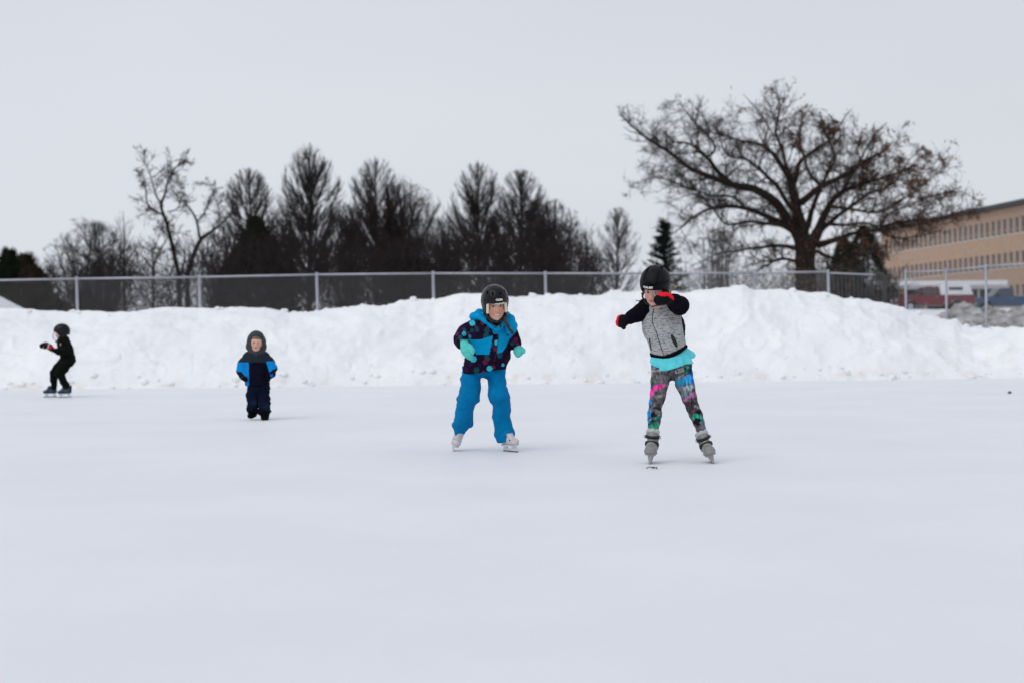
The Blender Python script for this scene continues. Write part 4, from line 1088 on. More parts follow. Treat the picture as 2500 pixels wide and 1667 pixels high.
def inpoly(x, y, poly):
    c = np.zeros(len(x), bool); n = len(poly)
    for i in range(n):
        x1, y1 = poly[i]; x2, y2 = poly[(i + 1) % n]
        m = ((y1 > y) != (y2 > y)); xx = (x2 - x1) * (y - y1) / (y2 - y1 + 1e-9) + x1
        c ^= m & (x < xx)
    return c

def put(cols, m, c): cols[m] = c
def soft(cols, w, c): w = np.clip(w, 0, 1)[:, None]; cols[:] = cols * (1 - w) + np.array(c) * w

def head_ops(S, c, R, hs, mouth_open=0.0, neck_to=None):
    L = lambda *p: c + R @ (np.array(p) * hs)
    def E(p, r, k=.012, sub=False): S.ell(L(*p), np.array(r) * hs, R, k * hs, sub)
    E((0, -.012, .030), (.072, .086, .084)); E((0, .018, -.018), (.061, .062, .078), .02)
    E((0, .030, -.066), (.043, .045, .036), .02); E((0, .058, -.088), (.017, .016, .013), .014)
    for q in (-1, 1):
        E((q * .035, .053, -.036), (.023, .021, .021), .012)
        E((q * .074, -.006, -.008), (.010, .018, .028), .008)
        E((q * .027, .090, .006), (.015, .013, .009), .008, True)
        E((q * .027, .066, .004), (.0135, .0135, .0125), .004)
    E((0, .068, .026), (.046, .017, .011), .012)
    S.cap(L(0, .076, .006), L(0, .092, -.026), .006 * hs, .010 * hs, .010 * hs)
    for q in (-1, 1): E((q * .010, .085, -.029), (.008, .008, .007), .006)
    E((0, .070, -.053), (.022, .014, .007), .006); E((0, .068, -.064), (.019, .014, .007), .006)
    E((0, .090, -.0585), (.018, .014, .0016), .003, True) if not mouth_open else None
    if neck_to is not None: S.cap(L(0, -.012, -.06), neck_to, .040 * hs, .046 * hs, .02)

def face_paint(c, R, hs, skin, blush=.5, smile=False, brow=(.20, .11, .07), es=1.0):
    def f(V, N):
        q = ((V - c) @ R) / hs; x, y, z = q.T; ax = np.abs(x)
        cols = np.tile(np.array(skin), (len(V), 1)); front = y > .03
        g = lambda cx, cz, rx, rz: np.exp(-((ax - cx) / rx) ** 2 - ((z - cz) / rz) ** 2) * front
        soft(cols, blush * g(.038, -.034, .018, .018), (.60, .12, .10)); soft(cols, blush * .5 * g(0, -.028, .010, .010), (.60, .2, .16))
        soft(cols, .3 * g(.027, .006, .017, .012), (.25, .12, .09))
        cur = .30 if smile else 0.0
        zz = -.0585 + (ax ** 2) * cur * 40
        lip = front & (ax < .0215) & (np.abs(z - zz) < .0085 * np.sqrt(np.clip(1 - (ax / .0225) ** 2, 0, 1)) + .001)
        soft(cols, .8 * (lip & (y > .05)), (.50, .13, .12))
        ins = front & (ax < (.019 if smile else .016)) & (np.abs(z - zz) < (.0034 * np.sqrt(np.clip(1 - (ax / .02) ** 2, 0, 1)) if smile else .0016))
        put(cols, ins & (y > .05), (.72, .66, .62) if smile else (.16, .04, .04))
        if smile: soft(cols, .6 * np.exp(-((ax - .026) / .004) ** 2 - ((z + .050) / .006) ** 2) * front, (.25, .08, .06))
        eye = front & (((ax - .027) / .0125) ** 2 + ((z - .004) / .0062) ** 2 < 1)
        put(cols, eye, (.55, .52, .50)); put(cols, front & (((ax - .027) / .0068) ** 2 + ((z - .004) / .0066) ** 2 < 1), (.035, .018, .012))
        put(cols, front & (((ax - .027) / .0145) ** 2 + ((z - .0095) / .0022) ** 2 < 1), (.05, .025, .02))
        put(cols, front & (((ax - .029) / .017) ** 2 + ((z - .0235 + (ax - .029) ** 2 * 8) / .0030) ** 2 < 1), brow)
        put(cols, (y < .015) & (z > -.02) | (z > .062), np.array(brow) * .6)
        return cols
    return f

def band(c, R, rx, ry, z, w, t, a0=0, a1=360, tilt=0, n=40, zoff=None):
    """curved strap: strip of thickness t following an ellipse in a local frame"""
    A = np.radians(np.linspace(a0, a1, n)); V = []; F_ = []
    for i, a in enumerate(A):
        x, y = math.cos(a), math.sin(a); zz = z + tilt * y
        for (q, e) in ((0, -w / 2), (t, -w / 2), (t, w / 2), (0, w / 2)):
            V.append(np.array([x * (rx + q), y * (ry + q), zz + e]))
        if i: 
            b = (i - 1) * 4; d = i * 4
            for k in range(4): F_.append((b + k, b + (k + 1) % 4, d + (k + 1) % 4, d + k))
    F_.append((0, 3, 2, 1)); e = (n - 1) * 4; F_.append((e, e + 1, e + 2, e + 3))
    return np.array(V) @ R.T + c, F_

def text_on(fig, body, origin, size, R, m, target, name='lettering', bold=0.0, parent=None, lift=.0015, shear=0.0, stretch=1.0, flat=False):
    cu = bpy.data.curves.new('lettering', 'FONT'); cu.body = body; cu.size = size; cu.align_x = 'CENTER'; cu.align_y = 'CENTER'; cu.offset = bold; cu.shear = shear
    o = bpy.data.objects.new('lettering', cu); COL.objects.link(o)
    bpy.context.view_layer.update()
    me = bpy.data.meshes.new_from_object(o.evaluated_get(bpy.context.evaluated_depsgraph_get()))
    bpy.data.objects.remove(o)
    v = np.array([w.co[:] for w in me.vertices]); fs = [tuple(p.vertices) for p in me.polygons]
    v[:, 0] *= stretch
    X, Y, Nn = R  # text right, text up, outward normal
    W = np.array(origin) + v[:, :1] * X + v[:, 1:2] * Y
    V, Q = target; bv = BVHTree.FromPolygons([tuple(p) for p in V], [tuple(int(a) for a in q) for q in Q])
    if flat:
        hit = bv.ray_cast(Vector(np.array(origin) + Nn * .12), Vector(-Nn), .4); c = np.array(hit[0])
        W = c + v[:, :1] * X + v[:, 1:2] * Y + Nn * (lift - v[:, :1] ** 2 / .19); n = len(W)
        W = np.vstack([W, W - Nn * .003])
        return fig.raw(name, W, [tuple(f) for f in fs] + [tuple(reversed([i + n for i in f])) for f in fs], m, parent, False)
    out = []
    for w in W:
        hit = bv.ray_cast(Vector(w + Nn * .12), Vector(-Nn), .4)
        out.append(np.array(hit[0]) + Nn * lift if hit[0] is not None else w)
    out = np.array(out); n = len(out)
    tri = [tuple(f) for f in fs]
    return fig.raw(name, out, tri, m, parent, False)

def build_helmet(fig, c, R, hs, m, kind, h):
    L = lambda *p: c + R @ (np.array(p) * hs)
    S = Sdf(h)
    S.ell(L(0, -.012, .034), np.array([.098, .118, .098]) * hs, R, .01)
    S.ecap(L(0, -.014, .03), L(0, -.022, -.045), np.array([.097, .116]) * hs, np.array([.090, .098]) * hs, R[:, 0], .02)
    # raised forehead band and top ribs
    S.ecap(L(0, -.006, .046), L(0, -.006, .056), np.array([.099, .121]) * hs, np.array([.098, .120]) * hs, R[:, 0], .006)
    if kind != 'smooth':
        for q in (-.04, 0, .04):
            S.chain([L(q * .9, .085, .085), L(q, .05, .115), L(q, 0, .129), L(q, -.06, .118), L(q * .9, -.10, .08)], np.array([.008, .011, .012, .011, .008]) * hs, .012)
    else:
        S.ell(L(0, .035, .085), np.array([.062, .075, .042]) * hs, R, .012)
        S.ell(L(0, -.06, .06), np.array([.085, .065, .062]) * hs, R, .012)
        S.ecap(L(0, .012, .040), L(0, .012, .052), np.array([.099, .121]) * hs, np.array([.097, .118]) * hs, R[:, 0], .008)
    # hollow + face opening + straight lower rim
    S.ell(L(0, -.010, .022), np.array([.082, .100, .085]) * hs, R, .004, True)
    S.ecap(L(0, -.012, .02), L(0, -.018, -.09), np.array([.082, .098]) * hs, np.array([.077, .086]) * hs, R[:, 0], .004, True)
    S.box(L(0, .11, -.055), np.array([.074, .105, .086]) * hs, R, .02 * hs, .006, True)
    S.box(L(0, .02, -.13), np.array([.2, .2, .062]) * hs, R, .01 * hs, .004, True)
    S.box(L(0, -.14, -.09), np.array([.2, .09, .05]) * hs, R, .02 * hs, .004, True)
    # vents and grooves
    if kind != 'smooth':
        for q in (-1, 1):
            S.box(L(q * .028, .096, .098), np.array([.004, .02, .012]) * hs, R, .004, .003, True)
            S.box(L(q * .060, .050, .105), np.array([.004, .018, .012]) * hs, R, .004, .003, True)
            S.box(L(q * .085, .062, .050), np.array([.012, .010, .004]) * hs, R, .003, .003, True)
    else:
        S.chain([L(-.10, .03, .072), L(-.065, .095, .072), L(0, .122, .066), L(.065, .095, .072), L(.10, .03, .072)], [.010 * hs] * 5, .004, True)
        for q in (-1, 1): S.chain([L(q * .045, .105, .088), L(q * .045, .065, .125), L(q * .04, .0, .140), L(q * .03, -.06, .13)], [.009 * hs] * 4, .004, True)
    V, Q, N = S.mesh()
    o = mesh_obj('helmet', V, Q, m, None, True, origin=fig.o); o.location = (0, 0, 0); o.parent = fig.root
    # rim band of darker rubber, ear pieces, strap
    return o, V, Q, L

def skate(fig, contact, yaw, lean, pitch, hs, boot_m, holder_m, blade_m, style, h=.0045, shaft=.20):
    """contact = world point under the middle of the blade"""
    R = rot(yaw, pitch, lean); L = lambda *p: contact + R @ (np.array(p) * hs)
    S = Sdf(h); zb = .062
    def E(p, r, k=.012): S.ell(L(*p), np.array(r) * hs, R, k)
    E((0, .085, zb + .034), (.040, .044, .034)); E((0, .03, zb + .040), (.038, .06, .040)); E((0, -.065, zb + .042), (.037, .048, .044)); E((0, -.02, zb + .045), (.036, .07, .044))
    S.ecap(L(0, -.055, zb + .05), L(0, -.048, zb + .19), np.array([.037, .050]) * hs, np.array([.045, .056]) * hs, R[:, 0], .02)
    S.chain([L(0, .045, zb + .07), L(0, .01, zb + .12), L(0, .008, zb + .19)], [.026 * hs, .027 * hs, .026 * hs], .02)
    S.cut(L(0, 0, zb + shaft), R[:, 2]); S.cut(L(0, 0, zb + .002), -R[:, 2])
    V, Q, N = S.mesh(((.0012, 40, 3),))
    bo = mesh_obj('skate', V, Q, boot_m, None, True, origin=fig.o); bo.location = (0, 0, 0); bo.parent = fig.root
    def pr(name, xs, ys, zs, m, bev=None):
        (x0, x1, x2, x3) = xs; (y0, y1) = ys; (z0, z1) = zs
        W = np.array([L(x, y, z) for (x, y, z) in ((x0, y0, z0), (x1, y0, z0), (x1, y1, z0), (x0, y1, z0), (x2, y0, z1), (x3, y0, z1), (x3, y1, z1), (x2, y1, z1))])
        return W, [(0, 3, 2, 1), (4, 5, 6, 7), (0, 1, 5, 4), (1, 2, 6, 5), (2, 3, 7, 6), (3, 0, 4, 7)]
    hw = .019 if style == 'strap' else .010
    g = [pr('', (-.008, .008, -hw, hw), (.035, .095), (.020, zb + .006), None), pr('', (-.008, .008, -hw, hw), (-.095, -.045), (.020, zb + .006), None), pr('', (-.0062, .0062, -.0075, .0075), (-.11, .112), (.012, .027), None)]
    v, f = join(g); fig.raw('blade_holder', v, f, holder_m, bo, False)
    v, f = join([pr('', (-.0016, .0016, -.0018, .0018), (-.115, .118), (0, .016), None)]); fig.raw('blade', v, f, blade_m, bo, False)
    W, f = pr('', (-.034, .034, -.036, .036), (-.095, .105), (zb - .004, zb + .007), None); fig.raw('sole', W, f, holder_m, bo, False)
    if style == 'strap':
        v, f = band(L(0, -.022, 0), R, .046 * hs, .074 * hs, (zb + .112) * hs, .020 * hs, .005, 0, 360); fig.raw('ankle_strap', v, f, M['strap'], bo)
        v, f = band(L(0, .0, 0), R, .041 * hs, .063 * hs, (zb + .064) * hs, .018 * hs, .006, -30, 210, .02); fig.raw('instep_strap', v, f, M['strap'], bo)
        for q in (-1, 1):
            W, f = pr('', (q * .047, q * .058, q * .047, q * .056), (.0, .018), (zb + .104, zb + .121), None); fig.raw('buckle', W, f, M['steel'], bo, False)
            S2 = Sdf(h * .8); S2.chain([L(q * .030, -.005, zb + .122), L(q * .034, .006, zb + .146), L(q * .026, .016, zb + .160)], [.011 * hs] * 3, .01)
            v, q_, n_ = S2.mesh(); fig.raw('liner', v, q_, M['boot_liner'], bo)
        S2 = Sdf(h * .8); S2.chain([L(-.018, .018, zb + .152), L(0, .026, zb + .158), L(.018, .018, zb + .152)], [.013 * hs] * 3, .01); v, q_, n_ = S2.mesh(); fig.raw('tongue', v, q_, M['boot_liner'], bo)
        W, f = pr('', (-.040, .040, -.036, .036), (.058, .124), (zb + .006, zb + .040), None)
        S2 = Sdf(h * .8); S2.ell(L(0, .084, zb + .022), np.array([.043, .048, .026]) * hs, R, .01); S2.cut(L(0, 0, zb + .001), -R[:, 2]); v, q_, n_ = S2.mesh(); fig.raw('toe_cap', v, q_, boot_m, bo)
    else:
        for k in range(2 if shaft < .15 else 4):
            z = zb + .085 + .02 * k; y = .058 - .015 * k
            v, f = tube([L(-.02, y - .006, z), L(0, y + .014, z + .004), L(.02, y - .006, z)], .0035 * hs, 5); fig.raw('lace', v, f, M['strap'] if style == 'boy' else M['boot_liner'], bo)
        for q in (-1, 1):
            S2 = Sdf(h); S2.ell(L(q * .028, .06, zb + .05), np.array([.010, .016, .012]) * hs, R, .01); v, q_, n_ = S2.mesh(); fig.raw('eyelet_patch', v, q_, M['strap'], bo)
    return bo

# ---------------------------------------------------------------- girl in the blue and dotted jacket
def blue_girl():
    F_ = Fig(10.6, (1060, 660, 5.807), (700, 2560), 'smiling girl skating in turquoise snow pants and dotted blue jacket with black helmet')
    J = F_.J; m = F_.m
    hc = J(866, 500, -.19); R = rot(10, 10, -4); hs = 1.0
    # skin: one continuous body under the clothes
    B = Sdf(.0046)
    head_ops(B, hc, R, hs, 1, J(868, 745, -.12))
    B.ecap(J(868, 800, -.08), J(760, 1250, 0), (.085, .06), (.095, .075), k=.03); B.ecap(J(760, 1220, 0), J(710, 1320, 0), (.095, .07), (.095, .06), k=.03)
    B.chain([J(640, 780, -.06), J(430, 880, -.02), J(345, 990, -.05), J(440, 1040, -.20), J(470, 1140, -.24)], [.038, .032, .028, .02, .02])
    B.chain([J(1060, 790, -.06), J(1130, 930, -.02), J(1165, 1080, -.04), J(1200, 1150, -.05)], [.038, .032, .024, .02])
    B.cap(J(640, 780, -.06), J(1060, 790, -.06), .045, .045, .03)
    B.chain([J(575, 1400, 0), J(500, 1800, -.08), J(400, 2120, .06), J(340, 2330, .10)], [.045, .036, .028, .02])
    B.chain([J(850, 1400, 0), J(920, 1810, -.10), J(960, 2160, -.02), J(1000, 2390, .0)], [.045, .036, .028, .02])
    F_.add('body', B, M['skin'], paint=face_paint(hc, R, hs, (.62, .36, .27), .75, True))
    # jacket
    S = Sdf(.0055)
    S.ecap(J(850, 760, -.06), J(790, 1050, -.03), np.array([250, 190]) * m, np.array([285, 230]) * m, k=.04)
    S.ecap(J(790, 1050, -.03), J(715, 1420, 0), np.array([275, 230]) * m, np.array([318, 250]) * m, k=.04)
    S.ell(J(935, 1230, -.02), np.array([115, 200, 95]) * m, k=.05)
    F_.chain(S, [(620, 780, -.05, 115), (450, 890, -.03, 112), (378, 975, -.06, 100), (400, 1030, -.16, 82), (425, 1060, -.22, 62)], .03)
    F_.chain(S, [(1055, 800, -.05, 100), (1120, 930, -.02, 88), (1145, 1030, -.04, 78), (1180, 1100, -.05, 58)], .03)
    S.cut(J(715, 1440, 0), np.array([.10, 0, -1.0])); 
    polyA = [(480, 700), (490, 630), (540, 590), (650, 570), (740, 610), (830, 700), (905, 800), (905, 905), (835, 905), (825, 840), (760, 800), (690, 700), (640, 645), (590, 650), (530, 680)]
    polyB = [(780, 740), (850, 690), (930, 680), (1000, 590), (1070, 640), (1130, 720), (1180, 800), (1165, 870), (1075, 960), (1010, 1100), (965, 1160), (888, 1168), (918, 905), (840, 905), (830, 830)]
    polyC = [(490, 972), (640, 985), (832, 925), (782, 1192), (590, 1190), (565, 1090), (500, 1015)]
    BL = (.001, .28, .55); DT = (.010, .060, .085); MV = (.11, .018, .05); CY = (.035, .47, .60); PU = (.025, .008, .045)
    dots = [(540, 745, 40, CY), (425, 898, 30, CY), (890, 1025, 38, CY), (557, 1255, 44, CY), (785, 1390, 38, CY), (975, 1338, 22, CY), (505, 935, 22, (.03, .35, .36)),
            (605, 840, 34, DT), (750, 850, 40, DT), (370, 950, 32, DT), (535, 850, 30, DT), (600, 680, 36, DT), (740, 935, 44, DT), (600, 1412, 40, DT), (745, 1225, 34, DT), (430, 850, 30, DT), (930, 1200, 40, DT), (815, 1060, 30, DT), (400, 1330, 30, DT),
            (685, 745, 30, MV), (590, 800, 24, MV), (488, 890, 24, MV), (865, 1112, 30, MV), (722, 1298, 36, MV), (765, 1255, 28, MV), (838, 1372, 30, MV), (700, 1452, 34, MV), (400, 1010, 26, MV), (320, 900, 26, MV), (1150, 980, 34, MV), (1180, 1050, 26, MV), (1110, 1040, 30, DT), (1090, 980, 24, PU),
            (400, 800, 40, PU), (510, 1310, 44, PU), (640, 1350, 30, PU), (560, 920, 34, PU), (460, 1400, 34, PU), (350, 860, 40, PU)]
    def paint(V, N):
        x, y = F_.uv(V); fr = N[:, 1] < .25
        c = np.tile(np.array((.012, .005, .020)), (len(V), 1))
        g = np.stack([V[:, 0] + V[:, 1] * .3, V[:, 2]], 1) / .055; ci = np.floor(g); ph = (np.sin(ci[:, 0] * 12.9 + ci[:, 1] * 78.2) * 43758.5) % 1
        rr = np.hypot(g[:, 0] - ci[:, 0] - .5, g[:, 1] - ci[:, 1] - .5) < .36
        for a, b, cc in ((0, .25, DT), (.25, .45, MV), (.45, .6, PU), (.6, .7, CY)): put(c, ~fr & rr & (ph > a) & (ph < b), cc)
        for dx, dy, r, cc in dots[::-1]: put(c, fr & ((x - dx) ** 2 + ((y - dy) * .93) ** 2 < r * r), cc)
        for pl in (polyB, polyC): put(c, fr & inpoly(x, y, pl), BL)
        put(c, fr & inpoly(x, y, polyA), BL)
        put(c, fr & (np.abs(x - 905 + (y - 905) * .05) < 5) & (y > 905) & (y < 1165), (.004, .10, .20))
        return c
    jo, JV, JQ, _ = F_.add('jacket', S, M['cloth_col'], ((.005, (8, 8, 10), 3), ('r', .014, (6, 6, 10), 5), (.002, (30, 30, 50), 5)), paint)
    # hood lying open round the neck
    H = Sdf(.005)
    F_.chain(H, [(560, 655, -.08, 52), (640, 655, -.12, 46), (735, 725, -.16, 34), (820, 800, -.18, 27), (875, 850, -.185, 20)], .02)
    F_.chain(H, [(560, 655, -.08, 54), (640, 625, 0, 62), (860, 610, .10, 75), (1020, 640, -.01, 54), (1075, 700, -.08, 52), (1120, 790, -.11, 48)], .03)
    F_.chain(H, [(1015, 650, -.08, 40), (990, 720, -.15, 34), (935, 800, -.18, 27), (890, 855, -.185, 20)], .02)
    F_.chain(H, [(1075, 690, -.12, 50), (1090, 780, -.14, 55), (1060, 860, -.14, 50)], .03)
    ho, HV, HQ, _ = F_.add('hood', H, mat('hood_blue', (.001, .28, .56), .7, .08, 20, bump=.008, bscale=14, spec=.05), ((.005, (12, 12, 12), 9), ('r', .007, (12, 12, 12), 6)), parent=jo)
    for (x, y, w, h_) in ((940, 790, 12, 26), (1035, 915, 20, 13)):
        pt = J(x, y, -.255); a = J(x + w, y, -.255) - pt; b = J(x, y - h_, -.255) - pt
        bv = BVHTree.FromPolygons([tuple(p) for p in np.vstack([JV, HV])], [tuple(int(t) for t in q) for q in np.vstack([JQ, HQ + len(JV)])])
        hit = bv.ray_cast(Vector((pt[0], pt[1] - .2, pt[2])), Vector((0, 1, 0)), 1.0)
        c = np.array(hit[0]) if hit[0] is not None else pt
        S2 = Sdf(.003); S2.box(c, (w * m, .006, h_ * m), None, .004); v, q, _ = S2.mesh(); F_.raw('fastener', v, q, M['strap'], jo)
    # zip flap edge
    v, f = tube([np.array(p) for p in (J(918, 905, -.225), J(905, 1030, -.235), J(880, 1170, -.235), J(850, 1290, -.22))], .0022, 5); F_.raw('zip', v, f, M['strap'], jo)
    # trousers: baggy, folded at knees and hems
    S = Sdf(.0055)
    S.ecap(J(700, 1290, 0), J(690, 1330, 0), np.array([290, 200]) * m, np.array([300, 205]) * m, k=.03)
    F_.chain(S, [(540, 1420, 0, 148), (528, 1600, -.03, 140), (490, 1790, -.09, 148), (455, 1900, -.06, 132), (425, 2010, .0, 122), (400, 2150, .06, 142), (352, 2270, .09, 90)], .012)
    F_.chain(S, [(862, 1400, 0, 142), (895, 1580, -.03, 122), (918, 1780, -.11, 138), (950, 1900, -.08, 122), (958, 2080, -.03, 130), (992, 2270, -.01, 138), (1002, 2370, -.01, 128)], .012)
    for (x, y, r, o) in ((375, 1810, 52, -.06), (610, 1840, 45, -.07), (1010, 1790, 52, -.08), (820, 1850, 42, -.08), (290, 2190, 48, .07), (490, 2200, 45, .06), (1075, 2290, 55, -.02), (905, 2330, 45, -.02), (400, 1540, 22, .0)):
        S.ell(J(x, y, o), np.array([1, 1.3, .7]) * r * m, k=.03)
    S.cut(J(690, 1375, 0), (0.05, 0, 1)); 
    # hem cuts, one plane per leg
    hA = J(350, 2345, .07); hB = J(1000, 2415, -.02)
    S.ops.append((lambda p: np.where(p[:, 0] < (hA[0] + hB[0]) / 2, (p[:, 2] - hA[2]) - (p[:, 0] - hA[0]) * .15, (p[:, 2] - hB[2]) - (p[:, 0] - hB[0]) * .42), None, None, .01, True))
    S.ops[-1] = (lambda p: -np.where(p[:, 0] < (hA[0] + hB[0]) / 2, -(p[:, 2] - hA[2]) + (p[:, 0] - hA[0]) * .15, -(p[:, 2] - hB[2]) + (p[:, 0] - hB[0]) * .42), None, None, .01, True)
    F_.add('snow_pants', S, M['blue_nylon'], ((.006, (6, 6, 9), 13), ('r', .022, (4, 4, 8), 14), ('r', .013, (8, 8, 14), 17), (.002, (26, 26, 26), 15)))
    # helmet with pads, strap and sticker
    ho, V, Q, L = build_helmet(F_, hc, R, hs, M['helmet'], 'ribbed', .0042)
    def pad(pts, r, nm='foam_pad', mt='foam'):
        S2 = Sdf(.0035); S2.chain([L(*p) for p in pts], [r] * len(pts), .01); v, q, _ = S2.mesh(); F_.raw(nm, v, q, M[mt], ho)
    pad([(.0645, .068, .030), (.068, .062, -.038)], .0105); pad([(-.0645, .068, .030), (-.068, .062, -.038)], .0105)
    pad([(-.045, .094, .030), (-.01, .099, .031), (.012, .099, .031)], .0085)
    pad([(.078, .03, -.03), (.066, .03, -.075), (.04, .045, -.105), (0, .052, -.112), (-.04, .045, -.105), (-.066, .03, -.075), (-.078, .03, -.03)], .009, 'chin_strap', 'strap')
    pad([(.074, .01, -.05), (.055, .0, -.10), (0, .02, -.135), (-.055, .0, -.10), (-.074, .01, -.05)], .013, 'neck_warmer', 'black_fleece')
    nrm_ = R[:, 1]; tx = -R[:, 0]; ty = R[:, 2]; tgt = (V, Q)
    S2 = Sdf(.003); 
    text_on(F_, 'CCM', L(-.012, .12, .056), .019, (tx, ty, nrm_), M['white_print'], tgt, bold=.0012, parent=ho, lift=.003, stretch=1.2, flat=True)
    # braid
    S = Sdf(.004)
    bp = [(975, 640, -.19), (1000, 690, -.235), (1020, 740, -.245), (1045, 790, -.245), (1068, 835, -.24), (1100, 870, -.235), (1115, 885, -.23)]
    for i, (x, y, o) in enumerate(bp):
        S.ell(J(x + (8 if i % 2 else -6), y, o), np.array([24, 22, 30]) * m * (1 - .08 * i), k=.008)
    F_.chain(S, [(x, y, o, 17) for x, y, o in bp], .008)
    F_.add('braid', S, M['hair'], ((.003, 60, 3),))
    # mittens
    S = Sdf(.0045)
    F_.chain(S, [(430, 1050, -.24, 60), (455, 1100, -.27, 74), (475, 1150, -.28, 76), (500, 1210, -.29, 48), (520, 1245, -.29, 24)], .02)
    F_.chain(S, [(505, 1090, -.29, 42), (540, 1140, -.32, 34), (550, 1175, -.33, 22)], .015)
    F_.add('mitten', S, M['knit_teal'], ((.003, 35, 3),))
    S = Sdf(.004); F_.chain(S, [(432, 1000, -.215, 56), (425, 1050, -.235, 60)], .01); S.cut(J(432, 975, -.2), (0, 0, 1)); co, *_ = F_.add('mitten_cuff', S, M['black_fleece'])
    for k in range(3):
        c = J(430, 985 + k * 18, -.232); v, f = band(c, np.eye(3), .178 * .96, .17, 0, .004, .002, 180, 360, 0, 16); 
        v = (v - c) * [62 * m / .178, 62 * m / .178, 1] + c; F_.raw('cuff_stripe', v, f, M['knit_teal'], co)
    S = Sdf(.0045)
    F_.chain(S, [(1185, 1110, -.06, 50), (1195, 1150, -.08, 66), (1190, 1195, -.10, 40)], .02)
    F_.chain(S, [(1225, 1110, -.07, 42), (1260, 1135, -.09, 28), (1280, 1155, -.10, 18)], .015)
    F_.add('mitten', S, M['knit_teal'], ((.003, 35, 4),))
    # skates
    c1 = J(250, 2555, .10); c1[2] = 0.0
    skate(F_, c1 + [.0, 0, 0.0], 2, 27, 6, .84, M['boot_white'], M['holder_white'], M['steel'], 'lace', shaft=.125)
    c2 = J(1085, 2570, -.05); c2[2] = 0.0
    skate(F_, c2, 34, -9, 0, .82, M['boot_white'], M['holder_white'], M['runner'], 'lace', shaft=.11)

